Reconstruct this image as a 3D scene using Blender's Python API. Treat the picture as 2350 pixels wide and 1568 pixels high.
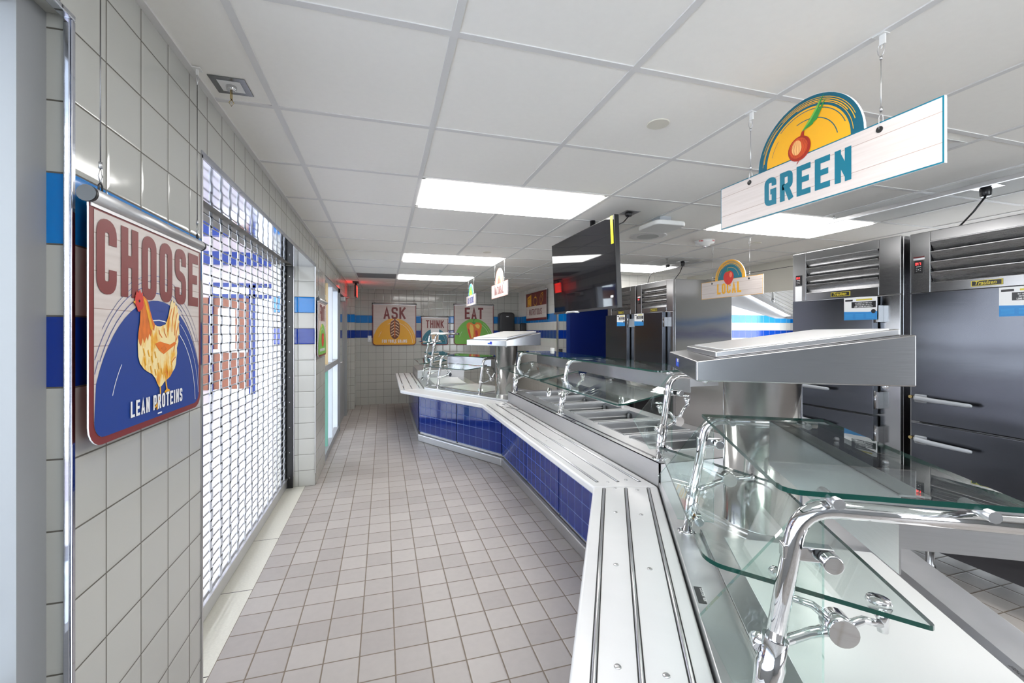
import bpy, bmesh, math, random
from mathutils import Vector, Matrix
for o in list(bpy.data.objects):
    bpy.data.objects.remove(o)
SC = bpy.context.scene
COL = SC.collection
PI = math.pi
random.seed(7)

# ---------------------------------------------------------------- camera, world, exposure
HC = 1.49                      # camera height above the floor
YAW = 0.28135                  # the camera is turned this far right of the corridor axis (+Y)
FPX, CX, CY = 980.9, 1163.7, 762.2
cam = bpy.data.cameras.new('camera')
cam.sensor_width = 36.0
cam.lens = FPX * 36.0 / 2350.0
cam.shift_x = (1175.0 - CX) / 2350.0
cam.shift_y = -(784.0 - CY) / 2350.0
cam.clip_start = 0.02
cam_o = bpy.data.objects.new('camera', cam)
COL.objects.link(cam_o)
cam_o.location = (0, 0, HC)
cam_o.rotation_euler = (PI / 2, 0, -YAW)
SC.camera = cam_o

world = bpy.data.worlds.new('daylight')
SC.world = world
world.use_nodes = True
wb = world.node_tree.nodes['Background']
wb.inputs[0].default_value = (0.88, 0.94, 1.0, 1)
wb.inputs[1].default_value = 3.6

SC.view_settings.view_transform = 'Standard'
SC.view_settings.look = 'None'
SC.view_settings.gamma = 1
SC.view_settings.use_curve_mapping = False
SC.view_settings.exposure = 1.18
LIGHT_W = 4.6                  # strength of the ceiling light panels
try:
    SC.cycles.use_denoising = True
    SC.cycles.max_bounces = 12
    SC.cycles.transparent_max_bounces = 24
    SC.cycles.glossy_bounces = 6
    SC.cycles.diffuse_bounces = 5
    SC.cycles.caustics_reflective = False
    SC.cycles.caustics_refractive = False
    SC.cycles.sample_clamp_indirect = 6.0
except Exception:
    pass

CEIL = 2.3786
G = 0.6096                     # ceiling grid
GX, GY = -0.4067, 1.2643
TL = 0.1524                    # wall tile
WX = -0.636                    # left wall plane
BY = 9.20                      # back wall plane

# ---------------------------------------------------------------- materials
def srgb(r, g, b):
    f = lambda c: (c / 255 / 12.92) if c <= 10 else ((c / 255 + 0.055) / 1.055) ** 2.4
    return (f(r), f(g), f(b), 1)

def newmat(name):
    m = bpy.data.materials.new(name); m.use_nodes = True
    nt = m.node_tree
    return m, nt, nt.nodes['Principled BSDF']

def nn(nt, t, **kw):
    n = nt.nodes.new(t)
    for k, v in kw.items():
        setattr(n, k, v)
    return n

def mth(nt, op, a, b=None, c=None):
    n = nt.nodes.new('ShaderNodeMath'); n.operation = op
    for i, v in enumerate((a, b, c)):
        if v is None: continue
        if isinstance(v, (int, float)): n.inputs[i].default_value = v
        else: nt.links.new(v, n.inputs[i])
    return n.outputs[0]

def mixc(nt, fac, a, b):
    n = nt.nodes.new('ShaderNodeMix'); n.data_type = 'RGBA'
    if isinstance(fac, (int, float)): n.inputs[0].default_value = fac
    else: nt.links.new(fac, n.inputs[0])
    for i, v in ((6, a), (7, b)):
        if isinstance(v, tuple): n.inputs[i].default_value = v
        else: nt.links.new(v, n.inputs[i])
    return n.outputs[2]

def simple(name, col, rough=0.5, metal=0.0, var=0.06, scale=9.0, bump=0.0, coat=0.0, spec=None, stretch=(1, 1, 1)):
    m, nt, b = newmat(name)
    b.inputs['Roughness'].default_value = rough
    b.inputs['Metallic'].default_value = metal
    if coat: b.inputs['Coat Weight'].default_value = coat
    if spec is not None: b.inputs['Specular IOR Level'].default_value = spec
    tc = nn(nt, 'ShaderNodeTexCoord')
    mp = nn(nt, 'ShaderNodeMapping'); mp.inputs['Scale'].default_value = stretch
    nt.links.new(tc.outputs['Object'], mp.inputs[0])
    no = nn(nt, 'ShaderNodeTexNoise'); no.inputs['Scale'].default_value = scale; no.inputs['Detail'].default_value = 3
    nt.links.new(mp.outputs[0], no.inputs['Vector'])
    dark = tuple(c * (1 - var) for c in col[:3]) + (1,)
    lite = tuple(min(1, c * (1 + var)) for c in col[:3]) + (1,)
    nt.links.new(mixc(nt, no.outputs[0], dark, lite), b.inputs['Base Color'])
    if bump:
        bp = nn(nt, 'ShaderNodeBump'); bp.inputs['Strength'].default_value = 1.0; bp.inputs['Distance'].default_value = bump
        nt.links.new(no.outputs[0], bp.inputs['Height']); nt.links.new(bp.outputs[0], b.inputs['Normal'])
    return m

def emit(name, col, strength):
    m, nt, b = newmat(name)
    b.inputs['Base Color'].default_value = col
    b.inputs['Emission Color'].default_value = col
    b.inputs['Emission Strength'].default_value = strength
    return m

def steel(name, base=0.55, rough=0.25, wav=0.0, wscale=2.0, brush=0.02, tint=(1, 1, 1.02), stretch=(1, 1, 6)):
    """brushed stainless steel: fine streaks in the roughness, slow waves in the sheet"""
    m, nt, b = newmat(name)
    b.inputs['Metallic'].default_value = 1.0
    tc = nn(nt, 'ShaderNodeTexCoord')
    mp = nn(nt, 'ShaderNodeMapping'); mp.inputs['Scale'].default_value = (4, 4, 140)
    nt.links.new(tc.outputs['Object'], mp.inputs[0])
    no = nn(nt, 'ShaderNodeTexNoise'); no.inputs['Scale'].default_value = 3; no.inputs['Detail'].default_value = 2
    nt.links.new(mp.outputs[0], no.inputs['Vector'])
    c0 = (base * tint[0] * .93, base * tint[1] * .93, base * tint[2] * .93, 1)
    c1 = (base * tint[0] * 1.05, base * tint[1] * 1.05, base * tint[2] * 1.05, 1)
    nt.links.new(mixc(nt, no.outputs[0], c0, c1), b.inputs['Base Color'])
    r = mth(nt, 'MULTIPLY_ADD', no.outputs[0], brush * 4, rough - brush * 2)
    nt.links.new(r, b.inputs['Roughness'])
    if wav:
        mp2 = nn(nt, 'ShaderNodeMapping'); mp2.inputs['Scale'].default_value = stretch
        nt.links.new(tc.outputs['Object'], mp2.inputs[0])
        n2 = nn(nt, 'ShaderNodeTexNoise'); n2.inputs['Scale'].default_value = wscale; n2.inputs['Detail'].default_value = 1
        nt.links.new(mp2.outputs[0], n2.inputs['Vector'])
        bp = nn(nt, 'ShaderNodeBump'); bp.inputs['Strength'].default_value = 1.0; bp.inputs['Distance'].default_value = wav
        nt.links.new(n2.outputs[0], bp.inputs['Height']); nt.links.new(bp.outputs[0], b.inputs['Normal'])
    return m

def glass(name, tint, rough=0.0, extra=0.0):
    """thin clear pane: see-through with a fresnel reflection"""
    m, nt, b = newmat(name)
    nt.nodes.remove(b)
    out = nt.nodes['Material Output']
    tr = nn(nt, 'ShaderNodeBsdfTransparent'); tr.inputs[0].default_value = tint
    gl = nn(nt, 'ShaderNodeBsdfGlossy'); gl.inputs['Roughness'].default_value = rough
    gl.inputs[0].default_value = (1, 1, 1, 1)
    fr = nn(nt, 'ShaderNodeFresnel'); gg = nn(nt, 'ShaderNodeNewGeometry')
    nt.links.new(mth(nt, 'MULTIPLY_ADD', gg.outputs['Backfacing'], 1 / 1.5 - 1.5, 1.5), fr.inputs[0])
    f = mth(nt, 'ADD', fr.outputs[0], extra)
    mx = nn(nt, 'ShaderNodeMixShader')
    nt.links.new(f, mx.inputs[0]); nt.links.new(tr.outputs[0], mx.inputs[1]); nt.links.new(gl.outputs[0], mx.inputs[2])
    nt.links.new(mx.outputs[0], out.inputs[0])
    return m

def tiles(name, axis, off, base, grout, pitch=TL, zoff=0.0, bands=None, g=0.012, rough=0.09, pil=0.0012, zpitch=None, gvar=0.03):
    """glazed wall tiles laid in a grid measured in metres; colour bands by course"""
    zpitch = zpitch or pitch
    m, nt, b = newmat(name)
    geo = nn(nt, 'ShaderNodeNewGeometry'); sx = nn(nt, 'ShaderNodeSeparateXYZ')
    nt.links.new(geo.outputs['Position'], sx.inputs[0])
    if axis == 'obj':
        tc = nn(nt, 'ShaderNodeTexCoord'); nt.links.new(tc.outputs['Object'], sx.inputs[0]); ua = sx.outputs[0]
    else:
        ua = sx.outputs[0 if axis == 'x' else 1]
    u = mth(nt, 'DIVIDE', mth(nt, 'SUBTRACT', ua, off), pitch)
    v = mth(nt, 'DIVIDE', mth(nt, 'SUBTRACT', sx.outputs[2], zoff), zpitch)
    fu = mth(nt, 'FRACT', u); fv = mth(nt, 'FRACT', v)
    eu = mth(nt, 'MINIMUM', fu, mth(nt, 'SUBTRACT', 1.0, fu))
    ev = mth(nt, 'MINIMUM', fv, mth(nt, 'SUBTRACT', 1.0, fv))
    e = mth(nt, 'MINIMUM', eu, ev)
    isg = mth(nt, 'LESS_THAN', e, g)
    row = mth(nt, 'FLOOR', v)
    cell = nn(nt, 'ShaderNodeCombineXYZ'); nt.links.new(mth(nt, 'FLOOR', u), cell.inputs[0]); nt.links.new(row, cell.inputs[1])
    wn = nn(nt, 'ShaderNodeTexWhiteNoise'); nt.links.new(cell.outputs[0], wn.inputs['Vector'])
    col = mixc(nt, wn.outputs['Value'], tuple(c * (1 - gvar) for c in base[:3]) + (1,), tuple(c * (1 + gvar) for c in base[:3]) + (1,))
    for rr, bc in (bands or {}).items():
        hit = mth(nt, 'COMPARE', row, float(rr), 0.4)
        col = mixc(nt, hit, col, bc)
    col = mixc(nt, isg, col, grout)
    nt.links.new(col, b.inputs['Base Color'])
    nt.links.new(mth(nt, 'MULTIPLY_ADD', isg, 0.6, rough), b.inputs['Roughness'])
    # each tile is slightly cushioned and slightly out of plane
    h = mth(nt, 'MINIMUM', mth(nt, 'MULTIPLY', mth(nt, 'SUBTRACT', e, g), 14.0), 1.0)
    h = mth(nt, 'MAXIMUM', h, 0.0)
    h = mth(nt, 'POWER', h, 0.5)
    tilt = mth(nt, 'MULTIPLY', mth(nt, 'SUBTRACT', wn.outputs['Value'], 0.5), mth(nt, 'SUBTRACT', fu, 0.5))
    sc = nn(nt, 'ShaderNodeSeparateColor'); nt.links.new(wn.outputs['Color'], sc.inputs[0])
    tilt2 = mth(nt, 'MULTIPLY', mth(nt, 'SUBTRACT', sc.outputs[1], 0.5), mth(nt, 'SUBTRACT', fv, 0.5))
    ns = nn(nt, 'ShaderNodeTexNoise'); ns.inputs['Scale'].default_value = 7.0
    nt.links.new(geo.outputs['Position'], ns.inputs['Vector'])
    hh = mth(nt, 'ADD', mth(nt, 'MULTIPLY', h, 1.0), mth(nt, 'MULTIPLY', mth(nt, 'ADD', tilt, tilt2), 1.0))
    hh = mth(nt, 'ADD', hh, mth(nt, 'MULTIPLY', ns.outputs[0], 0.5))
    bp = nn(nt, 'ShaderNodeBump'); bp.inputs['Distance'].default_value = pil; bp.inputs['Strength'].default_value = 1.0
    nt.links.new(hh, bp.inputs['Height']); nt.links.new(bp.outputs[0], b.inputs['Normal'])
    return m

GREY_T = srgb(186, 186, 180); GROUT_D = srgb(96, 92, 84)
LBLUE = srgb(8, 124, 204); DBLUE = srgb(10, 52, 148)
BANDS = {9: DBLUE, 11: LBLUE}
M = {}
M['tile_y'] = tiles('wall_tile_along_y', 'y', 1.2461, GREY_T, GROUT_D, bands=BANDS)
M['tile_x'] = tiles('wall_tile_along_x', 'x', 0.003, GREY_T, GROUT_D, bands=BANDS)
M['tile_xj'] = tiles('jamb_tile', 'x', WX - 0.001, GREY_T, GROUT_D, bands=BANDS)
M['tile_k'] = tiles('kitchen_tile_x', 'x', 0.02, srgb(232, 230, 224), srgb(190, 188, 180), bands={9: srgb(20, 80, 190), 11: srgb(60, 170, 235)}, rough=0.15, pil=0.0006)
M['tile_ky'] = tiles('kitchen_tile_y', 'y', 0.02, srgb(222, 220, 214), srgb(180, 178, 170), bands={9: DBLUE, 11: LBLUE}, rough=0.15, pil=0.0006)
M['tile_blue'] = tiles('small_blue_tile', 'obj', 0.0, srgb(8, 38, 118), srgb(96, 126, 190), pitch=0.112, zoff=0.14, g=0.014, rough=0.07, pil=0.0005, gvar=0.05)

def floor_mat():
    m, nt, b = newmat('quarry_tile_floor')
    geo = nn(nt, 'ShaderNodeNewGeometry'); sx = nn(nt, 'ShaderNodeSeparateXYZ')
    nt.links.new(geo.outputs['Position'], sx.inputs[0])
    p = 0.1557
    u = mth(nt, 'DIVIDE', mth(nt, 'ADD', sx.outputs[0], 0.572), p)
    v = mth(nt, 'DIVIDE', mth(nt, 'SUBTRACT', sx.outputs[1], 2.383), p)
    fu = mth(nt, 'FRACT', u); fv = mth(nt, 'FRACT', v)
    e = mth(nt, 'MINIMUM', mth(nt, 'MINIMUM', fu, mth(nt, 'SUBTRACT', 1.0, fu)), mth(nt, 'MINIMUM', fv, mth(nt, 'SUBTRACT', 1.0, fv)))
    isg = mth(nt, 'LESS_THAN', e, 0.02)
    cell = nn(nt, 'ShaderNodeCombineXYZ'); nt.links.new(mth(nt, 'FLOOR', u), cell.inputs[0]); nt.links.new(mth(nt, 'FLOOR', v), cell.inputs[1])
    wn = nn(nt, 'ShaderNodeTexWhiteNoise'); nt.links.new(cell.outputs[0], wn.inputs['Vector'])
    ns = nn(nt, 'ShaderNodeTexNoise'); ns.inputs['Scale'].default_value = 28; ns.inputs['Detail'].default_value = 5
    nt.links.new(geo.outputs['Position'], ns.inputs['Vector'])
    f = mth(nt, 'ADD', mth(nt, 'MULTIPLY', wn.outputs['Value'], 0.6), mth(nt, 'MULTIPLY', ns.outputs[0], 0.4))
    col = mixc(nt, f, srgb(160, 153, 149), srgb(186, 180, 175))
    gc = mixc(nt, ns.outputs[0], srgb(104, 94, 84), srgb(140, 126, 110))
    nt.links.new(mixc(nt, isg, col, gc), b.inputs['Base Color'])
    nt.links.new(mth(nt, 'MULTIPLY_ADD', isg, 0.3, 0.42), b.inputs['Roughness'])
    bp = nn(nt, 'ShaderNodeBump'); bp.inputs['Distance'].default_value = 0.0012
    h = mth(nt, 'ADD', mth(nt, 'MINIMUM', mth(nt, 'MULTIPLY', e, 20.0), 1.0), mth(nt, 'MULTIPLY', ns.outputs[0], 0.15))
    nt.links.new(h, bp.inputs['Height']); nt.links.new(bp.outputs[0], b.inputs['Normal'])
    return m
M['floor'] = floor_mat()

def plank_mat():
    m, nt, b = newmat('pale_plank_print')
    tc = nn(nt, 'ShaderNodeTexCoord'); sx = nn(nt, 'ShaderNodeSeparateXYZ'); nt.links.new(tc.outputs['Object'], sx.inputs[0])
    mp = nn(nt, 'ShaderNodeMapping'); mp.inputs['Scale'].default_value = (3, 1, 60)
    nt.links.new(tc.outputs['Object'], mp.inputs[0])
    ns = nn(nt, 'ShaderNodeTexNoise'); ns.inputs['Scale'].default_value = 1.6; ns.inputs['Detail'].default_value = 4
    nt.links.new(mp.outputs[0], ns.inputs['Vector'])
    v = mth(nt, 'FRACT', mth(nt, 'ADD', mth(nt, 'DIVIDE', sx.outputs[2], 0.082), 0.35))
    line = mth(nt, 'LESS_THAN', v, 0.022)
    col = mixc(nt, ns.outputs[0], srgb(196, 183, 176), srgb(222, 213, 208))
    nt.links.new(mixc(nt, line, col, srgb(164, 142, 132)), b.inputs['Base Color'])
    b.inputs['Roughness'].default_value = 0.45
    return m
M['plank'] = plank_mat()

def feather_mat():
    m, nt, b = newmat('hen_feather_print')
    tc = nn(nt, 'ShaderNodeTexCoord')
    mp = nn(nt, 'ShaderNodeMapping'); mp.inputs['Scale'].default_value = (34, 1, 12)
    nt.links.new(tc.outputs['Object'], mp.inputs[0])
    ns = nn(nt, 'ShaderNodeTexNoise'); ns.inputs['Scale'].default_value = 1.0; ns.inputs['Detail'].default_value = 4
    nt.links.new(mp.outputs[0], ns.inputs['Vector'])
    r = nn(nt, 'ShaderNodeValToRGB'); nt.links.new(ns.outputs[0], r.inputs[0])
    r.color_ramp.elements[0].position = 0.33; r.color_ramp.elements[0].color = srgb(222, 128, 30)
    r.color_ramp.elements[1].position = 0.52; r.color_ramp.elements[1].color = srgb(248, 226, 166)
    e = r.color_ramp.elements.new(0.42); e.color = srgb(240, 182, 62)
    nt.links.new(r.outputs[0], b.inputs['Base Color']); b.inputs['Roughness'].default_value = 0.45
    return m
M['feather'] = feather_mat()
M['neck'] = simple('hen_neck_print', srgb(226, 112, 34), .45, var=.5, scale=30, stretch=(3, 1, 1))
M['crust'] = simple('bread_crust_print', srgb(112, 60, 34), .45, var=.6, scale=26)
M['crustlite'] = simple('bread_flour_print', srgb(228, 196, 160), .45, var=.2, scale=30)

M['ctile'] = simple('ceiling_tile_white', srgb(245, 243, 238), .85, var=.02, scale=40)
M['tgrid'] = simple('ceiling_grid_grey', srgb(220, 219, 218), .6, var=.01)
M['panel_light'] = emit('light_diffuser', (1.0, 0.985, 0.96, 1), LIGHT_W)
M['cafe_light'] = emit('cafeteria_light', (0.92, 0.96, 1.0, 1), 7.0)
M['steel'] = steel('brushed_steel', .60, .30)
M['steel_soft'] = steel('satin_steel', .62, .36, wav=.0015, wscale=1.2)
M['steel_side'] = steel('wavy_fridge_side', .40, .11, wav=.010, wscale=1.1, stretch=(1, 1, 1.6), tint=(.98, .98, 1.0))
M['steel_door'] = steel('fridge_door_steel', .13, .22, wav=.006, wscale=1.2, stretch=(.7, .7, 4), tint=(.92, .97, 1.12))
M['steel_frame'] = steel('fridge_frame_steel', .34, .2, wav=.002, wscale=1.5, stretch=(1, 1, 3))
M['steel_mirror'] = steel('polished_steel', .66, .07, wav=.0008, wscale=3, tint=(.95, .98, 1.08))
M['steel_dark'] = steel('dark_steel', .22, .25)
M['chrome'] = steel('chrome', .68, .05, brush=0.004)
M['alu'] = simple('satin_aluminium', (.62, .62, .63, 1), .38, metal=.85, var=.03)
M['glass'] = glass('guard_glass', (.925, .965, .95, 1))
M['edge_pale'] = glass('pale_glass_edge', (.62, .82, .78, 1), extra=.05)
M['glass_edge'] = simple('green_glass_edge', srgb(14, 60, 52), .12, var=.25, scale=20)
M['winglass'] = glass('window_glass', (.95, .98, 1, 1))
M['white_solid'] = simple('white_solid_surface', srgb(222, 222, 221), .22, var=.02, scale=5)
M['rail_white'] = simple('white_tray_rail', srgb(214, 214, 215), .26, var=.03, scale=3.5, stretch=(4, 1, 1))
M['white_paint'] = simple('white_paint', srgb(226, 226, 224), .5, var=.02)
M['white_plastic'] = simple('white_plastic', srgb(232, 232, 230), .35, var=.01)
M['cream'] = simple('cream_panel', srgb(222, 218, 206), .45, var=.05, scale=4)
M['black'] = simple('black_plastic', (.012, .012, .014, 1), .3, var=.1)
M['blackgloss'] = simple('black_screen', (.006, .006, .008, 1), .035, var=.1)
M['black_rubber'] = simple('black_seal', (.012, .012, .012, 1), .6, var=.1)
M['grey_paint'] = simple('grey_painted_frame', srgb(150, 152, 154), .45, var=.03)
M['frame_light'] = simple('pale_aluminium_frame', srgb(226, 232, 240), .4, var=.03)
M['grille'] = simple('white_grille_link', srgb(226, 232, 244), .32, metal=.15, var=.03)
M['rod'] = simple('grille_rod', srgb(158, 158, 158), .4, metal=.6, var=.05)
M['bluedoor'] = simple('navy_blue_paint', srgb(6, 30, 104), .35, var=.04)
M['bluetrim'] = simple('blue_paint', srgb(12, 46, 126), .35, var=.04)
M['terrazzo'] = simple('pale_terrazzo', srgb(222, 220, 208), .35, var=.12, scale=90)
M['cafefloor'] = simple('cafeteria_floor', srgb(226, 226, 230), .25, var=.03)
M['cafewall'] = simple('cafeteria_wall', srgb(222, 212, 216), .6, var=.02)
M['woodbrown'] = simple('brown_door_veneer', srgb(138, 84, 60), .4, var=.12, scale=5, stretch=(6, 6, 1))
M['tan'] = simple('tan_tone', srgb(222, 196, 150), .5, var=.02)
M['mint'] = simple('mint_tone', srgb(132, 190, 170), .5, var=.02)
M['maroon'] = simple('maroon_print', srgb(122, 44, 44), .45, var=.03)
M['dkmaroon'] = simple('dark_maroon_print', srgb(104, 20, 24), .45, var=.03)
M['blueprint'] = simple('blue_print', srgb(24, 60, 140), .45, var=.03)
M['whiteprint'] = simple('white_print', srgb(240, 240, 240), .45, var=.01)
M['teal'] = simple('teal_print', srgb(0, 108, 130), .4, var=.03)
M['teal_dk'] = simple('deep_teal_print', srgb(0, 90, 112), .4, var=.03)
M['amber'] = simple('amber_print', srgb(236, 172, 30), .4, var=.03)
M['orange'] = simple('orange_print', srgb(232, 120, 30), .4, var=.12, scale=20)
M['yellow'] = simple('yellow_print', srgb(246, 206, 90), .4, var=.05)
M['green'] = simple('green_print', srgb(118, 182, 74), .45, var=.03)
M['leaf'] = simple('leaf_print', srgb(50, 140, 60), .45, var=.15, scale=40)
M['red'] = simple('red_print', srgb(206, 44, 34), .4, var=.15, scale=25)
M['redlite'] = simple('light_red_print', srgb(236, 120, 88), .4, var=.1)
M['onion'] = simple('onion_skin_print', srgb(160, 40, 20), .4, var=.3, scale=30, stretch=(4, 1, 1))
M['onionlite'] = simple('onion_highlight_print', srgb(240, 178, 110), .4, var=.2, scale=30, stretch=(4, 1, 1))
M['onionmid'] = simple('onion_mid_print', srgb(200, 78, 34), .4, var=.25, scale=30, stretch=(4, 1, 1))
M['coral'] = simple('coral_print', srgb(240, 130, 100), .45, var=.03)
M['skyblue'] = simple('sky_blue_print', srgb(60, 160, 220), .45, var=.03)
M['stickerblue'] = simple('sticker_blue', srgb(48, 140, 208), .4, var=.02)
M['logoblue'] = simple('logo_blue', srgb(24, 48, 190), .4, var=.02)
M['gold'] = simple('badge_gold', srgb(216, 196, 60), .35, var=.05)
M['led'] = emit('red_display', (1, .02, .02, 1), 4.0)
M['exitred'] = emit('exit_red', (1, .015, .01, 1), 5.0)
M['exitface'] = emit('exit_panel_glow', (1, .03, .02, 1), 2.2)
M['grey_plastic'] = simple('grey_plastic_handle', srgb(176, 180, 186), .35, var=.02)
M['yellow_tag'] = simple('yellow_sticker', srgb(226, 224, 10), .4, var=.04)
M['spk'] = simple('speaker_mesh', srgb(186, 188, 186), .7, var=.05)
M['dark_vent'] = simple('dark_vent', srgb(120, 124, 128), .6, var=.03)
M['brass'] = simple('brass', (.55, .42, .18, 1), .25, metal=1, var=.05)
M['ledge'] = steel('ledge_steel', .74, .42, brush=.02)
M['wedge'] = steel('wedge_steel', .40, .24, wav=.001, wscale=1.0)
M['louver'] = steel('louver_steel', .46, .28, brush=.03)
M['pan'] = steel('pan_well_steel', .46, .36, brush=.01)
M['cafe_tile'] = tiles('cafeteria_tile', 'x', 0.0, srgb(214, 220, 232), srgb(170, 178, 190), bands={9: srgb(20, 70, 190), 11: srgb(40, 150, 225)}, pitch=.2032, zpitch=.1524, rough=.2)

# ---------------------------------------------------------------- mesh builder
class MB:
    def __init__(s, mats):
        s.v = []; s.f = []; s.mi = []; s.sm = []
        s.mats = mats if isinstance(mats, (list, tuple)) else [mats]
        s.cur = 0; s.lay = 0
    def m(s, name):
        if name not in s.mats: s.mats = list(s.mats) + [name]
        s.cur = list(s.mats).index(name); return s
    def face(s, idx, smooth=False):
        s.f.append(idx); s.mi.append(s.cur); s.sm.append(smooth)
    def poly(s, pts, smooth=False):
        n = len(s.v); s.v += [tuple(p) for p in pts]; s.face(list(range(n, n + len(pts))), smooth)
    def box(s, x0, x1, y0, y1, z0, z1):
        n = len(s.v)
        s.v += [(x0, y0, z0), (x1, y0, z0), (x1, y1, z0), (x0, y1, z0), (x0, y0, z1), (x1, y0, z1), (x1, y1, z1), (x0, y1, z1)]
        for q in ((0, 3, 2, 1), (4, 5, 6, 7), (0, 1, 5, 4), (1, 2, 6, 5), (2, 3, 7, 6), (3, 0, 4, 7)):
            s.face([n + i for i in q])
        return s
    def prism(s, pts, z0, z1, top=None, side=None):
        """pts in xy, extruded in z. z1 may be a function (x,y)->z; top/side are material names"""
        n = len(s.v); k = len(pts)
        f0 = z0 if callable(z0) else (lambda x, y: z0)
        f1 = z1 if callable(z1) else (lambda x, y: z1)
        s.v += [(x, y, f0(x, y)) for x, y in pts] + [(x, y, f1(x, y)) for x, y in pts]
        c = s.cur
        s.face([n + i for i in range(k)][::-1])
        if top: s.m(top)
        s.face([n + k + i for i in range(k)])
        s.cur = c
        if side: s.m(side)
        for i in range(k):
            j = (i + 1) % k; s.face([n + i, n + j, n + k + j, n + k + i])
        s.cur = c
        return s
    def slab_yz(s, pts, x0, x1, edge=None):
        """pts in (y,z) extruded along x"""
        n = len(s.v); k = len(pts)
        s.v += [(x0, y, z) for y, z in pts] + [(x1, y, z) for y, z in pts]
        s.face([n + i for i in range(k)][::-1]); s.face([n + k + i for i in range(k)])
        c = s.cur
        if edge: s.m(edge)
        for i in range(k):
            j = (i + 1) % k; s.face([n + i, n + j, n + k + j, n + k + i])
        s.cur = c
        return s
    def slab_xz(s, pts, y0, y1, edge=None):
        n = len(s.v); k = len(pts)
        s.v += [(x, y0, z) for x, z in pts] + [(x, y1, z) for x, z in pts]
        s.face([n + i for i in range(k)]); s.face([n + k + i for i in range(k)][::-1])
        c = s.cur
        if edge: s.m(edge)
        for i in range(k):
            j = (i + 1) % k; s.face([n + i, n + j, n + k + j, n + k + i])
        s.cur = c
        return s
    def sheet(s, pts, th, edge=None):
        """flat 3D polygon given thickness th along its normal"""
        P = [Vector(p) for p in pts]
        nrm = (P[1] - P[0]).cross(P[2] - P[0]).normalized() * th
        n = len(s.v); k = len(P)
        s.v += [tuple(p) for p in P] + [tuple(p + nrm) for p in P]
        s.face([n + i for i in range(k)][::-1]); s.face([n + k + i for i in range(k)])
        c = s.cur
        if edge: s.m(edge)
        for i in range(k):
            j = (i + 1) % k; s.face([n + i, n + j, n + k + j, n + k + i])
        s.cur = c
        return s
    def tube(s, path, r, seg=12, cap=True):
        P = [Vector(p) for p in path]; n0 = len(s.v)
        rs = r if isinstance(r, (list, tuple)) else [r] * len(P)
        up = None
        for i, p in enumerate(P):
            if i == 0: t = P[1] - P[0]
            elif i == len(P) - 1: t = P[-1] - P[-2]
            else: t = (P[i] - P[i - 1]).normalized() + (P[i + 1] - P[i]).normalized()
            t = t.normalized() if t.length > 1e-9 else Vector((0, 0, 1))
            if up is None:
                up = Vector((0, 0, 1)) if abs(t.z) < .9 else Vector((1, 0, 0))
            a = (up - t * up.dot(t)).normalized(); up = a
            b = t.cross(a)
            for j in range(seg):
                w = 2 * PI * j / seg
                s.v.append(tuple(p + (a * math.cos(w) + b * math.sin(w)) * rs[i]))
        for i in range(len(P) - 1):
            for j in range(seg):
                k = (j + 1) % seg
                s.face([n0 + i * seg + j, n0 + i * seg + k, n0 + (i + 1) * seg + k, n0 + (i + 1) * seg + j], True)
        if cap:
            s.face([n0 + j for j in range(seg)][::-1]); s.face([n0 + (len(P) - 1) * seg + j for j in range(seg)])
        return s
    def cyl(s, a, b, r, seg=16):
        return s.tube([a, b], r, seg)
    def lathe(s, c, prof, seg=24):
        """profile of (r,z) about a vertical axis at c"""
        n0 = len(s.v); x, y, z = c
        for r, h in prof:
            for j in range(seg):
                w = 2 * PI * j / seg; s.v.append((x + r * math.cos(w), y + r * math.sin(w), z + h))
        for i in range(len(prof) - 1):
            for j in range(seg):
                k = (j + 1) % seg
                s.face([n0 + i * seg + j, n0 + i * seg + k, n0 + (i + 1) * seg + k, n0 + (i + 1) * seg + j], True)
        s.face([n0 + j for j in range(seg)][::-1]); s.face([n0 + (len(prof) - 1) * seg + j for j in range(seg)])
        return s
    # ---- flat printing on the local xz plane, y = -off towards the viewer
    def flat(s, pts, off, mat=None):
        if mat: s.m(mat)
        s.lay += 1; off += s.lay * 1.2e-5
        s.poly([(x, -off, z) for x, z in pts]); return s
    def stroke(s, pts, w, off, mat=None, closed=False):
        if mat: s.m(mat)
        s.lay += 1; off += s.lay * 1.2e-5
        P = []
        for p in pts:
            p = Vector((p[0], p[1]))
            if not P or (p - P[-1]).length > w * .02: P.append(p)
        if closed:
            if (P[0] - P[-1]).length < w * .02: P.pop()
            P.append(P[0])
        n0 = len(s.v); N = len(P)
        if N < 2: return s
        for i, p in enumerate(P):
            if closed and i in (0, N - 1): a = (P[-1] - P[-2]).normalized(); b = (P[1] - P[0]).normalized()
            else:
                b = (P[i + 1] - p).normalized() if i < N - 1 else None
                a = (p - P[i - 1]).normalized() if i > 0 else None
                if a is None: a = b
                if b is None: b = a
            t = a + b; t = t.normalized() if t.length > 1e-6 else a
            nr = Vector((-t.y, t.x)); k = min(2.2, 1 / max(.3, nr.dot(Vector((-a.y, a.x)))))
            for sg in (1, -1):
                q = p + nr * (w / 2 * k * sg); s.v.append((q.x, -off, q.y))
        for i in range(N - 1):
            s.face([n0 + 2 * i, n0 + 2 * i + 1, n0 + 2 * i + 3, n0 + 2 * i + 2])
        return s
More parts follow.
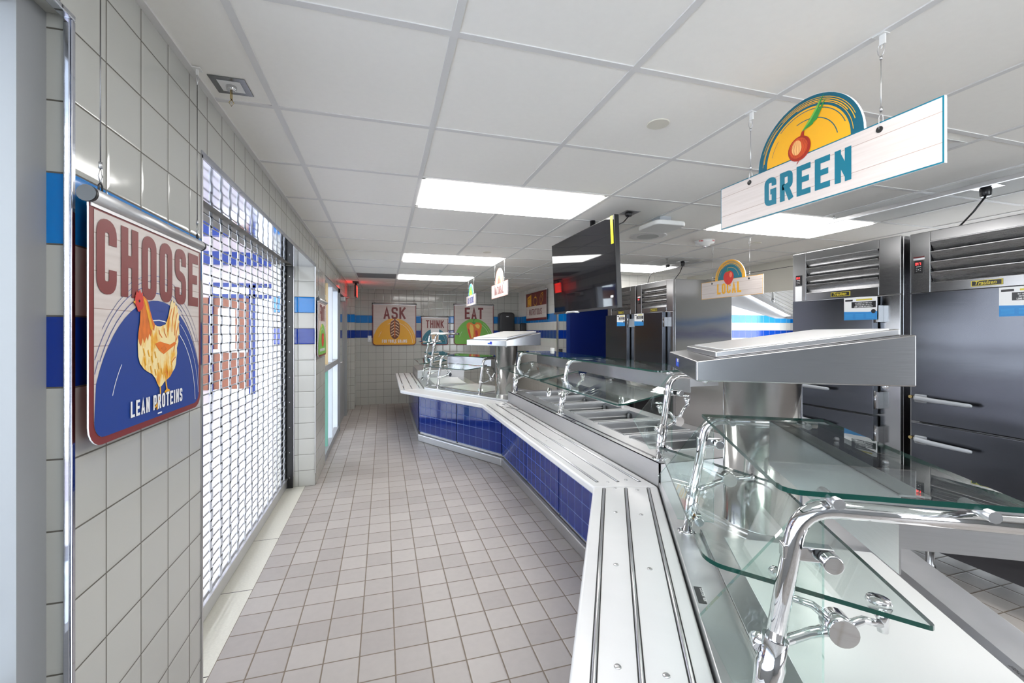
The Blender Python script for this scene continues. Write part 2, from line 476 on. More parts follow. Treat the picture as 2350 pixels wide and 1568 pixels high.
    def build(s, name, parent=None, bevel=0, segs=2, kind=None, T=None, uni=True):
        me = bpy.data.meshes.new(name)
        vs = s.v
        mir = parent is not None and parent.get('_mir')
        if mir: vs = [(-x, y, z) for x, y, z in vs]
        if T is not None: vs = [tuple(T @ Vector(v)) for v in vs]
        me.from_pydata(vs, [], s.f)
        for mm in s.mats: me.materials.append(M[mm])
        me.polygons.foreach_set('material_index', s.mi)
        me.polygons.foreach_set('use_smooth', s.sm)
        bm = bmesh.new(); bm.from_mesh(me)
        if uni: bmesh.ops.recalc_face_normals(bm, faces=bm.faces)
        bm.to_mesh(me); bm.free()
        o = bpy.data.objects.new(name, me); COL.objects.link(o)
        if parent is not None: o.parent = parent
        if bevel:
            md = o.modifiers.new('bevel', 'BEVEL'); md.width = bevel; md.segments = segs; md.limit_method = 'ANGLE'; md.angle_limit = math.radians(40)
            for p in me.polygons: p.use_smooth = True
            try:
                md.harden_normals = True
            except Exception: pass
        if kind: o['kind'] = kind
        return o

def thing(name, label, cat, loc=(0, 0, 0), rotz=0, group=None, mirror=False):
    o = bpy.data.objects.new(name, None); COL.objects.link(o)
    o.location = loc; o.rotation_euler = (0, 0, rotz); o.empty_display_size = .1
    o['label'] = label; o['category'] = cat
    if group: o['group'] = group
    if mirror: o['_mir'] = 1
    return o
def tag(o, label, cat, group=None):
    o['label'] = label; o['category'] = cat
    if group: o['group'] = group
    return o
def struct(name, mb, **kw):
    return mb.build(name, kind='structure', **kw)
def arc(cx, cz, r, a0, a1, n=16, rz=None):
    rz = rz or r
    return [(cx + r * math.cos(math.radians(a0 + (a1 - a0) * i / n)), cz + rz * math.sin(math.radians(a0 + (a1 - a0) * i / n))) for i in range(n + 1)]
def rrect(x0, x1, z0, z1, r, n=5, corners=(1, 1, 1, 1)):
    """corners: bl, br, tr, tl rounded or not"""
    out = []
    for (cx, cz, a, k) in ((x0 + r, z0 + r, 180, 0), (x1 - r, z0 + r, 270, 1), (x1 - r, z1 - r, 0, 2), (x0 + r, z1 - r, 90, 3)):
        if corners[k]: out += arc(cx, cz, r, a, a + 90, n)
        else: out.append(((x0, z0), (x1, z0), (x1, z1), (x0, z1))[k])
    return out

# ---------------------------------------------------------------- condensed stroke lettering
def rnd(pts, r, closed=False):
    """round the corners of a polyline"""
    P = [Vector(p) for p in pts]; out = []; N = len(P)
    for i, p in enumerate(P):
        if not closed and i in (0, N - 1): out.append(tuple(p)); continue
        a = P[i - 1]; b = P[(i + 1) % N]
        la = min(r, (a - p).length * .5); lb = min(r, (b - p).length * .5)
        A = p + (a - p).normalized() * la; B = p + (b - p).normalized() * lb
        for k in range(6):
            t = k / 5; out.append(tuple(A * (1 - t) ** 2 + p * 2 * t * (1 - t) + B * t * t))
    return out
R = 0.5
GL = {
 'A': [([(0, 0), (.5, 1), (1, 0)], 0, 0), ([(.16, .27), (.84, .27)], 0, 0)],
 'B': [([(0, 0), (0, 1), (.9, 1), (.9, .53), (0, .53)], .3, 0), ([(0, .53), (1, .53), (1, 0), (0, 0)], .3, 0)],
 'C': [([(1, .7), (1, 1), (0, 1), (0, 0), (1, 0), (1, .3)], R, 0)],
 'D': [([(0, 0), (0, 1), (1, 1), (1, 0)], R, 2)],
 'E': [([(1, 1), (0, 1), (0, 0), (1, 0)], 0, 0), ([(0, .52), (.82, .52)], 0, 0)],
 'F': [([(1, 1), (0, 1), (0, 0)], 0, 0), ([(0, .52), (.82, .52)], 0, 0)],
 'G': [([(1, .72), (1, 1), (0, 1), (0, 0), (1, 0), (1, .48), (.5, .48)], R, 3)],
 'H': [([(0, 0), (0, 1)], 0, 0), ([(1, 0), (1, 1)], 0, 0), ([(0, .52), (1, .52)], 0, 0)],
 'I': [([(.5, 0), (.5, 1)], 0, 0)],
 'K': [([(0, 0), (0, 1)], 0, 0), ([(1, 1), (.05, .42)], 0, 0), ([(.32, .55), (1, 0)], 0, 0)],
 'L': [([(0, 1), (0, 0), (1, 0)], 0, 0)],
 'M': [([(0, 0), (0, 1), (.5, .3), (1, 1), (1, 0)], 0, 0)],
 'N': [([(0, 0), (0, 1)], 0, 0), ([(1, 0), (1, 1)], 0, 0), ([(0, .93), (1, .07)], 0, 5)],
 'O': [([(0, 0), (1, 0), (1, 1), (0, 1)], R, 1)],
 'P': [([(0, 0), (0, 1), (1, 1), (1, .42), (0, .42)], .35, 4)],
 'R': [([(0, 0), (0, 1), (1, 1), (1, .48), (0, .48)], .35, 4), ([(.5, .48), (1, 0)], 0, 0)],
 'S': [([(1, .74), (1, 1), (0, 1), (0, .55), (1, .47), (1, 0), (0, 0), (0, .26)], .4, 0)],
 'T': [([(0, 1), (1, 1)], 0, 0), ([(.5, 1), (.5, 0)], 0, 0)],
 'U': [([(0, 1), (0, 0), (1, 0), (1, 1)], R, 0)],
 'V': [([(0, 1), (.5, 0), (1, 1)], 0, 0)],
 'W': [([(0, 1), (.25, 0), (.5, .8), (.75, 0), (1, 1)], 0, 0)],
 'X': [([(0, 0), (1, 1)], 0, 0), ([(0, 1), (1, 0)], 0, 0)],
 'Y': [([(0, 1), (.5, .45), (1, 1)], 0, 0), ([(.5, .45), (.5, 0)], 0, 0)],
 '-': [([(.1, .5), (.9, .5)], 0, 0)],
 '.': [([(.4, 0), (.6, 0)], 0, 0)],
 '&': [([(1, 0), (.15, .75), (.5, 1), (.8, .75), (0, .25), (.4, 0), (1, .4)], .2, 0)],
 '3': [([(0, 1), (1, 1), (1, 0), (0, 0)], .1, 0), ([(.2, .5), (1, .5)], 0, 0)],
 '4': [([(0, 1), (0, .5), (1, .5)], 0, 0), ([(1, 1), (1, 0)], 0, 0)],
 '7': [([(0, 1), (1, 1), (1, 0)], 0, 0)],
}
def word(mb, text, x0, z0, h, cw, gap, th, off, mat, frame=None):
    """letters of height h and width cw from x0; th = stroke thickness"""
    x = x0
    for ch in text:
        if ch == ' ': x += cw * .7; continue
        w = cw if ch not in 'I.' else th * 1.02
        base_off = off
        for gi, (pts, r, mode) in enumerate(GL[ch]):
            off = base_off + gi * .00012
            iw, ih = max(w - th, 1e-5), h - th
            q = [(x + th / 2 + (p[0] if ch not in 'I.' else .5) * iw, z0 + th / 2 + p[1] * ih) for p in pts]
            ends = {0: 0}
            if mode in (0, 5) and r == 0:  # square ends reach the full height
                q2 = list(q)
                def ext(a, b):
                    d = Vector((a[0] - b[0], a[1] - b[1])).normalized() * th / 2
                    return (a[0] + d.x, a[1] + d.y)
                if ch not in '-' and mode != 5:
                    q2[0] = ext(q[0], q[1]); q2[-1] = ext(q[-1], q[-2])
                q = q2
            rr = r * (iw if r else 0)
            closed = mode in (1,)
            if ch == 'D' :
                q = q + [q[0]]
                q = [q[0], q[1]] + rnd([q[1], q[2], q[3], q[4]], rr)[1:]
                mb.stroke(q, th, off, mat)
                continue
            if mode == 4:
                b0 = q[0]; q = [(b0[0], b0[1] - th / 2), q[1]] + rnd([q[1], q[2], q[3], q[4]], rr)[1:]
                mb.stroke(q, th, off, mat); continue
            if mode == 3:
                q = rnd(q[:5], rr) + q[5:]
                mb.stroke(q, th, off, mat); continue
            if r:
                q = rnd(q, rr, closed)
            mb.stroke(q, th, off, mat, closed)
        off = base_off
        x += w + gap
    return x
def word_width(text, cw, gap, th):
    x = 0
    for ch in text:
        if ch == ' ': x += cw * .7; continue
        x += (cw if ch not in 'I.' else th * 1.02) + gap
    return x - gap
def cword(mb, text, xc, z0, h, cw, gap, th, off, mat):
    word(mb, text, xc - word_width(text, cw, gap, th) / 2, z0, h, cw, gap, th, off, mat)

def font_faces(mb, text, size, x0, z0, off, mat, shear=0.0, sx=1.0, bold=0.0):
    """script lettering from the built-in font, laid flat into the mesh"""
    cu = bpy.data.curves.new('lettering', 'FONT'); cu.body = text; cu.size = size; cu.shear = shear; cu.offset = bold; cu.resolution_u = 2
    ob = bpy.data.objects.new('lettering', cu); COL.objects.link(ob)
    dg = bpy.context.evaluated_depsgraph_get(); me = bpy.data.meshes.new_from_object(ob.evaluated_get(dg))
    mb.m(mat); n = len(mb.v)
    mb.v += [(x0 + v.co.x * sx, -off, z0 + v.co.y) for v in me.vertices]
    for p in me.polygons: mb.face([n + i for i in p.vertices])
    bpy.data.objects.remove(ob); bpy.data.curves.remove(cu); bpy.data.meshes.remove(me)

# ================================================================ ROOM SHELL
XR, YN = 8.2, -3.0            # far right wall, wall behind the camera
b = MB('floor').box(-0.7277, XR, YN, BY + .3, -.05, 0)
struct('floor', b)
tag_ = struct('trim_1', MB('terrazzo').box(-1.02, -0.7277, 1.80, 4.56, -.05, .0005).m('black_rubber').box(-.95, -.7277, 2.13, 2.134, 0, .0009).box(-.95, -.7277, 2.78, 2.784, 0, .0009).box(-.95, -.7277, 3.42, 3.424, 0, .0009))
b = MB('tile_y')
def wallbox(mb, y0, y1, z0, z1, x0=WX - .36, x1=WX): mb.box(x0, x1, y0, y1, z0, z1)
b.box(WX - .012, WX, 1.136, 1.80, 0, CEIL)
b.m('tile_xj').box(-.684, WX - .012, 1.137, 1.80, 0, CEIL).m('tile_y')
b.box(-1.0, -.684, 1.16, 1.80, 0, CEIL)
b.box(-1.0, WX, 1.80, 4.51, 2.135, CEIL)
b.box(-1.0, WX, YN, 1.136, 2.165, CEIL)
b.m('tile_xj').box(-1.0, WX, 4.51, 5.22, 0, CEIL).m('tile_y').box(WX, WX + .0004, 4.5101, 5.2199, 0, CEIL)
b.box(-1.0, WX, 5.22, 8.16, 2.14, CEIL)
b.box(-1.0, WX, 8.16, BY, 0, CEIL)
b.m('tile_x').box(WX + .0005, -.535, 8.72, BY, 0, CEIL).m('tile_y').box(-.535, -.5346, 8.7201, BY, 0, CEIL)
struct('wall_left', b)
# wall behind the camera, its unseen window gap added to let daylight in
struct('wall_front', MB('grey_paint').box(-1.0, XR, YN - .1, YN, 0, .5).box(-1.0, XR, YN - .1, YN, 2.25, CEIL).box(-1.0, 2.3, YN - .1, YN, .5, 2.25).box(5.1, XR, YN - .1, YN, .5, 2.25))
b = MB('tile_x').box(-1.0, 2.94, BY, BY + .15, 0, CEIL)
struct('wall_back', b)
b = MB('tile_ky').box(2.94, 3.06, 6.965, BY + .15, 0, CEIL)
b.m('tile_x').box(2.9401, 3.10, 6.962, 6.97, 0, CEIL).box(3.0, 3.15, 6.965, 7.1, 0, CEIL)
b.box(3.10, 4.0, 6.965, 7.1, 2.13, CEIL).box(4.0, 5.0, 6.965, 7.1, 0, CEIL)
struct('wall_right', b)
struct('trim_2', MB('steel').box(2.925, 2.945, 6.945, 6.985, 0, CEIL))
b = MB('tile_k').box(3.42, 4.9, 5.87, 6.0, 0, CEIL)
b.m('tile_k').box(4.9, XR, 6.965, 7.1, 0, CEIL).box(4.88, 5.0, 6.0, 6.965, 0, CEIL)
struct('wall_kitchen', b)
struct('wall_far_right', MB('tile_ky').box(XR, XR + .1, YN, 1.2, 0, CEIL).box(XR, XR + .1, 6.2, 7.1, 0, CEIL).box(XR, XR + .1, 1.2, 6.2, 0, .6).box(XR, XR + .1, 1.2, 6.2, 2.3, CEIL))  # unseen wall, opened up to bring added daylight onto the kitchen ceiling
# cove base on the left jamb and back wall
struct('baseboard_back', MB('tile_x').box(-.53, 2.94, BY - .008, BY, 0, .006).box(-.53, 2.94, BY - .006, BY, 0, .018), bevel=.002)

# ceiling: tiles and the grid, with holes where the lights sit
lights = [(1, 2, 2, 'white recessed ceiling light panel nearest the camera, above the serving line'),
          (1, 2, 6, 'white recessed ceiling light panel, second one down the corridor'),
          (1, 2, 9, 'white recessed ceiling light panel nearest the back wall'),
          (5, 2, 2, 'white recessed ceiling light panel behind the green sign'),
          (5, 2, 6, 'white recessed ceiling light panel above the far pair of fridges')]
more_lights = [(1, 2, -2), (5, 2, -2), (9, 2, 2), (9, 2, 6)]  # unseen panels added for fill, on the same grid as the others
cells_l = set()
for c, w, r, *_ in lights + more_lights:
    for k in range(w): cells_l.add((c + k, r))
b = MB('ctile')
for c in range(-1, 15):
    for r in range(-7, 14):
        x0 = max(GX + c * G, -1.0); x1 = min(GX + (c + 1) * G, XR); y0 = max(GY + r * G, YN); y1 = min(GY + (r + 1) * G, BY)
        if (c, r) in cells_l or x1 <= x0 or y1 <= y0: continue
        b.m('dark_vent' if (c, r) == (0, 9) else 'ctile')
        b.box(x0, x1, y0, y1, CEIL, CEIL + .02)
b.m('tgrid')
for c in range(0, 15):
    x = GX + c * G
    if x < XR:
        seg0 = YN
        skip = sorted(set(r for (cc, r) in cells_l if cc == c and (c - 1, r) in cells_l))
        ys = [YN]
        for r in skip: ys += [GY + r * G, GY + (r + 1) * G]
        ys.append(BY)
        for i in range(0, len(ys), 2): b.box(x - .012, x + .012, ys[i], ys[i + 1], CEIL - .004, CEIL + .001)
for r in range(-6, 14):
    y = GY + r * G
    if YN < y < BY: b.box(-1.0, XR, y - .012, y + .012, CEIL - .0035, CEIL + .001)
b.box(WX, WX + .022, YN, BY, CEIL - .006, CEIL).box(WX, 2.94, BY - .022, BY, CEIL - .006, CEIL)
struct('ceiling', b)
struct('ceiling_slab', MB('white_paint').box(-1.0, XR, YN, BY + .2, CEIL + .12, CEIL + .16))

for i, it in enumerate(lights + more_lights):
    c, w, r = it[:3]
    x0, x1, y0, y1 = GX + c * G, GX + (c + w) * G, GY + r * G, GY + (r + 1) * G
    if len(it) > 3: t = thing('ceiling_light', it[3], 'ceiling light', ((x0 + x1) / 2, (y0 + y1) / 2, CEIL), group='recessed ceiling lights')
    else: t = thing('ceiling_light', 'unseen white recessed ceiling light panel added outside the view for fill', 'ceiling light', ((x0 + x1) / 2, (y0 + y1) / 2, CEIL), group='recessed ceiling lights out of view')
    hx, hy = (x1 - x0) / 2 - .012, G / 2 - .012
    f = MB('white_paint')
    f.box(-hx, hx, -hy, -hy + .022, 0, .02).box(-hx, hx, hy - .022, hy, 0, .02).box(-hx, -hx + .022, -hy, hy, 0, .02).box(hx - .022, hx, -hy, hy, 0, .02)
    f.box(-hx, hx, -hy, hy, .05, .06)
    f.build('frame', t)
    MB('panel_light').box(-hx + .02, hx - .02, -hy + .02, hy - .02, -.012, .012).build('diffuser', t)

# ---------------------------------------------------------------- near window on the left
t = MB('grey_paint')
t.box(-.709, -.684, 1.06, 1.16, 0, 2.1649).box(-.88, -.7093, YN, 1.084, 2.13, 2.1645).box(-.88, -.7094, YN, 1.084, 0, .79)
t.m('frame_light').box(-.90, -.7096, 1.085, 1.16, .79, 2.16).box(-.90, -.7098, YN, 1.0845, 2.126, 2.1298).box(-.90, -.7098, YN, 1.0845, .7902, .812)
t.m('grey_paint').box(-.748, -.745, 1.083, 1.0852, .815, 2.124)
w1 = struct('window_1', t)
MB('winglass').box(-.83, -.826, YN, 1.09, .81, 2.13).build('window_pane', w1)
b = MB('steel_mirror').box(-.650, -.6385, 1.126, 1.137, 0, 2.155).box(-.6385, -.6345, 1.127, 1.1385, 0, 2.154).box(-.652, -.6335, YN, 1.1375, 2.1545, 2.166)
struct('trim_3', b, bevel=.003)

# ---------------------------------------------------------------- shutter opening
struct('trim_4', MB('steel_mirror').box(-.83, WX + .002, 1.80, 4.51, 2.123, 2.135).box(WX, WX + .004, 1.795, 4.512, 2.123, 2.150))
struct('trim_5', MB('steel').box(WX - .003, WX + .004, 1.794, 1.806, 0, 2.135))
struct('trim_6', MB('steel').box(-.830, -.824, 4.500, 4.5103, .105, 2.123).box(WX - .006, WX + .003, 4.503, 4.5125, .12, 2.123))
t = thing('rolling_grille', 'white rolling security grille of riveted links and thin rods, lowered over the left opening', 'grille', (-.90, 3.15, 0), rotz=PI / 2)
# local x = along the wall (world +Y), local y = -X side
y0, y1 = 1.81 - 3.15, 4.483 - 3.15
pr = .0528
g = MB('grille')
cols = [2.66 - 3.15 + .1478 * k for k in range(-6, 13)]
cols = [c for c in cols if y0 + .02 < c < y1 - .01]
nr = int(2.15 / pr)
rods = MB('rod')
for i in range(nr):
    z = .105 + i * pr
    rods.tube([(y0, 0, z), (y1, 0, z)], .0042, 6)
for c in cols:
    for i in range(nr):
        z = .105 + i * pr; dx = .006 if i % 2 else -.006
        w = .0185
        g.box(c - w + dx, c + w + dx, -.0075, -.0045, z - .006, z + pr + .004)
        # rivet head
        n = len(g.v); cx, cz = c + dx, z + pr * .5
        for a in range(6):
            g.v.append((cx + .0068 * math.cos(a * PI / 3), -.0075, cz + .0068 * math.sin(a * PI / 3)))
        g.v.append((cx, -.0125, cz))
        for a in range(6): g.face([n + a, n + (a + 1) % 6, n + 6], True)
g.build('link_curtain', t)
rods.build('rods', t)
e = MB('black')
for i in range(nr):
    e.box(y1 - .035, y1 - .012, -.010, .010, .1 + i * pr, .1 + i * pr + pr * .62)
e.box(y1 - .0125, y1 - .0115, -.012, .012, .1, 2.2)
e.build('end_strip', t)
MB('alu').box(y0, y1, -.02, .012, .012, .085).box(y0, y1, -.026, .02, .082, .098).build('bottom_bar', t, bevel=.003)
MB('black_rubber').box(y0, y1, -.012, .01, .0005, .012).build('seal', t)
b = MB('black').box(-.93, -.832, 4.485, 4.5095, .0, 2.123)
t = thing('shutter_guide', 'black steel side guide rail of the rolling grille, beside the tiled jamb', 'guide rail', (-.88, 4.497, 0))
g = MB('black').box(-.05, .048, -.012, .0115, 0, 2.12).box(-.05, -.045, -.05, -.012, 0, 2.12)
for k in range(9): g.m('steel').cyl((.02, -.0125, .1 + k * .24), (.02, -.0145, .1 + k * .24), .004, 8)
g.build('channel', t)

# ---------------------------------------------------------------- storefront window and door further along the left wall
t = MB('frame_light')
for yy, w in ((5.24, .05), (6.13, .05), (6.80, .06)):
    t.box(-.75, -.655, yy - w / 2, yy + w / 2, .08, 2.14)
t.m('grey_paint').box(-.75, -.650, 5.22, 6.86, 1.02, 1.09).box(-.75, -.65, 5.22, 6.86, 2.09, 2.14).box(-.70, -.64, 5.22, 6.86, 0, .085)
w2 = struct('window_2', t)
MB('winglass').box(-.745, -.741, 5.26, 6.78, .085, 2.09).build('window_pane', w2)
tb = MB('tan').box(-.88, -.66, 5.66, 5.70, 1.09, 2.09).m('mint').box(-.88, -.66, 5.66, 5.70, .085, 1.02)  # added panel, tan above and mint below, for the tones in the glass
tb.build('tan_mint_panel', w2)
t = MB('grey_paint').box(-.72, -.63, 6.86, 6.92, 0, 2.14).box(-.72, -.63, 8.10, 8.16, 0, 2.14).box(-.72, -.63, 6.86, 8.16, 2.08, 2.14)
t.m('grey_paint').box(-.71, -.67, 6.925, 8.10, 0.008, 2.08)
d1 = struct('door_1', t)
MB('winglass').box(-.669, -.667, 7.1, 7.9, 1.0, 1.9).build('door_glass', d1)
MB('steel').tube([(-.67, 7.02, 1.02), (-.62, 7.02, 1.02), (-.62, 7.14, 1.02)], .009, 8).build('door_handle', d1)
t = thing('door_closer', 'grey door closer with a folding arm at the top of the far left door', 'door closer', (-.60, 7.45, 2.02))
MB('alu').box(-.065, .0, -.13, .13, -.03, .035).build('body', t, bevel=.006)
MB('alu').tube([(-.01, 0, .04), (.03, .32, .05), (-.03, .60, .06)], .008, 8).build('arm', t)

# blue door in the far right recess
t = MB('bluetrim').box(3.10, 3.16, 6.93, 7.02, 0, 2.13).box(3.95, 4.0, 6.93, 7.02, 0, 2.13).box(3.10, 4.0, 6.93, 7.02, 2.08, 2.13)
t.m('bluedoor').box(3.16, 3.95, 6.945, 6.99, .005, 2.08)
d2 = struct('door_2', t)
MB('steel').tube([(3.22, 6.94, 1.0), (3.22, 6.89, 1.0), (3.34, 6.89, 1.0)], .009, 8).build('door_handle', d2)

# ================================================================ CAFETERIA beyond the grille
CW = 12.6
struct('floor_cafeteria', MB('cafefloor').box(-10, -1.0, -2.5, CW + .1, -.06, -.002).box(-1.0, -.7277, 4.9, 8.6, -.05, -.001))
b = MB('cafewall')
b.box(-10, -3.9, 11.7, 11.8, 0, 4.0).box(-3.9, -2.5, 11.7, 11.8, 2.62, 4.0)
b.m('cafe_tile').box(-2.5, -1.0, 11.68, 11.8, 0, 2.6).m('cafewall').box(-2.5, -1.0, 11.7, 11.8, 2.6, 4.0)
struct('wall_cafeteria_back', b)
struct('wall_cafeteria_front', MB('cafewall').box(-10, -1.0, -2.6, -2.5, 0, .4).box(-10, -1.0, -2.6, -2.5, 3.6, 4.0).box(-6.2, -6.0, -2.6, -2.5, .4, 3.6))  # unseen wall, cut open so that daylight brightens the near window frame
b = MB('cafewall').box(-10.1, -10, -2.5, 11.8, 0, .9).box(-10.1, -10, -2.5, 11.8, 3.2, 4.0)
for k in range(6): b.box(-10.1, -10, -2.5 + k * 2.8, -2.2 + k * 2.8, .9, 3.2)
struct('wall_cafeteria_left', b)
struct('ceiling_cafeteria', MB('white_paint').box(-10, -.99, -2.5, 11.8, 3.9, 3.95))
struct('wall_cafeteria_right', MB('cafewall').box(-1.02, -1.0005, -2.5, 1.16, 2.2, 3.9).box(-1.02, -1.0005, -2.5, 1.16, 0, .78).box(-1.02, -1.0005, 1.16, 4.51, 2.3, 3.9).box(-1.02, -1.0005, 4.51, 5.22, 0, 3.9).box(-1.02, -1.0005, 5.22, 8.16, 2.2, 3.9).box(-1.02, -1.0005, 8.16, 11.7, 0, 3.9))
for i, (xx, nm) in enumerate(((-2.4, 'nearest the grille'), (-4.6, 'in the middle of the room'), (-7.2, 'furthest from the grille'))):
    t = thing('linear_ceiling_light', 'long white linear ceiling light in the cafeteria, ' + nm, 'ceiling light', (xx, 5.0, 3.80), group='cafeteria linear lights')
    MB('white_paint').box(-.09, .09, -4.6, 5.6, .03, .1).build('housing', t)
    MB('cafe_light').box(-.07, .07, -4.55, 5.55, .0, .03).build('diffuser', t)
for i, (yy, zz, lab) in enumerate(((11.3, 3.05, 'blue painted beam close to the cafeteria back wall'), (9.2, 3.3, 'blue painted beam in the middle of the cafeteria'), (6.4, 3.4, 'blue painted beam of the cafeteria nearest the grille'))):
    o = MB('bluetrim').box(-9.9, -1.03, yy, yy + .16, zz, zz + .30).build('ceiling_beam')
    tag(o, lab, 'beam', 'cafeteria beams')
# double doors of the cafeteria with blue frame
t = MB('bluetrim').box(-3.95, -3.87, 11.62, 11.74, 0, 2.62).box(-3.12, -2.98, 11.62, 11.74, 0, 2.62).box(-2.58, -2.48, 11.62, 11.74, 0, 2.62).box(-3.95, -2.48, 11.62, 11.74, 2.30, 2.40).box(-3.95, -2.48, 11.62, 11.74, 2.56, 2.66)
d3 = struct('door_3', t)
w_ = MB('woodbrown').box(-3.87, -3.78, 11.66, 11.70, .12, 2.3).box(-3.42, -3.12, 11.66, 11.70, .12, 2.3).box(-3.78, -3.42, 11.66, 11.70, .12, 1.0).box(-3.78, -3.42, 11.66, 11.70, 2.05, 2.3)
w_.build('door_leaf', d3)
MB('white_plastic').box(-3.86, -3.14, 11.60, 11.66, 1.0, 1.08).build('push_bar', d3)
MB('winglass').box(-2.98, -2.58, 11.68, 11.69, 0.1, 2.3).build('side_light', d3)
tag(MB('woodbrown').box(-4.75, -3.97, 11.63, 11.699, .12, 2.3).build('wooden_door_leaf'), 'second brown wooden door leaf left of the blue cafeteria door frame', 'door')

# ================================================================ SERVING LINE
LC = 2.727                      # length of the middle section
OD = Vector((1.335, 1.860, 0)); OB = Vector((1.335, 4.587, 0))
LB = 1.595
T15 = math.tan(math.radians(15))
RAILZ, RTH, RW = .710, .042, .322
RADD, RADC, RADB = math.radians(-120), math.radians(-90), math.radians(-60)
DEP = .778

def rail(t, L, m0, m1, segs, screws):
    """tray slide: m0/m1 = how far the outer edge runs past the ends"""
    b = MB('rail_white')
    b.prism([(-m0, -RW), (L + m1, -RW), (L, -.004), (0, -.004)], RAILZ - RTH, RAILZ)
    o = b.build('tray_slide', t, bevel=.011, segs=3)
    for f in (-.268, -.163, -.054):
        k = -f / RW
        for s0, s1 in segs:
            a = s0 if s0 > 0.2 else s0 - m0 * k; e = s1 if s1 < L - .2 else s1 + m1 * k
            r = MB('steel_dark'); r.m('steel').tube([(a, f, RAILZ + .0005), (e, f, RAILZ + .0005)], .0055, 8)
            r.m('black_rubber').box(a - .004, e + .004, f - .0085, f + .0085, RAILZ - .0005, RAILZ + .0006)
            r.build('slide_rod', o)
    for s in screws:
        for f in (-.215, -.108): MB('steel').lathe((s, f, RAILZ), [(.009, .0), (.008, .0015), (.003, .002)], 10).build('screw', o)
    return o

def section_body(t, L, m0, m1, panels, ztop, back=DEP, cabinet_mat='steel_soft', b0=None, b1=None):
    fb = -.085
    k0, k1 = m0 * (-fb / RW), m1 * (-fb / RW)
    j0 = (m0 / RW if b0 is None else b0) * (back - .03); j1 = (m1 / RW if b1 is None else b1) * (back - .03)
    b = MB(cabinet_mat)
    b.prism([(-k0 * .6, fb + .03), (L + k1 * .6, fb + .03), (L, 0), (L - j1, back - .03), (j0, back - .03), (0, 0)], .10, RAILZ - RTH - .001)
    b.build('cabinet', t)
    b = MB('steel_soft').prism([(-k0, fb), (L + k1, fb), (L + k1 - .0, fb + .12), (-k0, fb + .12)], 0, .094)
    b.build('toe_kick', t, bevel=.012, segs=3)
    for (a, e) in panels:
        p = MB('tile_blue').box(a, e, fb + .008, fb + .029, .135, RAILZ - RTH - .002)
        p.m('black').box(a - .006, a, fb + .014, fb + .029, .12, RAILZ - RTH - .002).box(e, e + .006, fb + .014, fb + .029, .12, RAILZ - RTH - .002)
        p.build('tile_panel', t)

T30 = math.tan(math.radians(30))
def cold_top(t, L, m0, m1, ins, label_strip=False):
    """flat stainless deck with a raised rim around a white slab"""
    Z = .7296
    j0, j1 = -T30, m1 / RW
    P = lambda s, q, y: (s + q * y, y)
    b = MB('steel_soft')
    b.prism([(0, 0), (L, 0), (L - j1 * .66, .66), (j0 * .66, .66)], RAILZ - .07, Z)
    b.build('deck', t, bevel=.003)
    b = MB('ledge').prism([(j0 * .662, .662), (L - j1 * .662, .662), (L - j1 * DEP, DEP), (j0 * DEP, DEP)], Z - .03, Z + .004)
    b.build('work_ledge', t, bevel=.003)
    s0, s1, q0, q1 = ins
    b = MB('steel'); h = .014
    b.prism([(s0 - .05, .098), (s1, .098), (s1, q1 + .035), (s0 - .05, q1 + .035)], Z, Z + h)
    b.m('steel_dark').box(s0 - .052, s1, .094, .098, Z, Z + h + .001)
    b.build('rim', t, bevel=.002)
    MB('white_solid').box(s0, s1 - .03, q0, q1, Z + h, Z + h + .0035).build('white_slab', t, bevel=.002)
    return Z

def elbow(p0, p1, p2, r, n=8):
    """rounded bend at p1"""
    a = Vector(p0); c = Vector(p1); e = Vector(p2)
    A = c + (a - c).normalized() * r; B = c + (e - c).normalized() * r
    return [tuple(A * (1 - k / n) ** 2 + c * 2 * (k / n) * (1 - k / n) + B * (k / n) ** 2) for k in range(n + 1)]

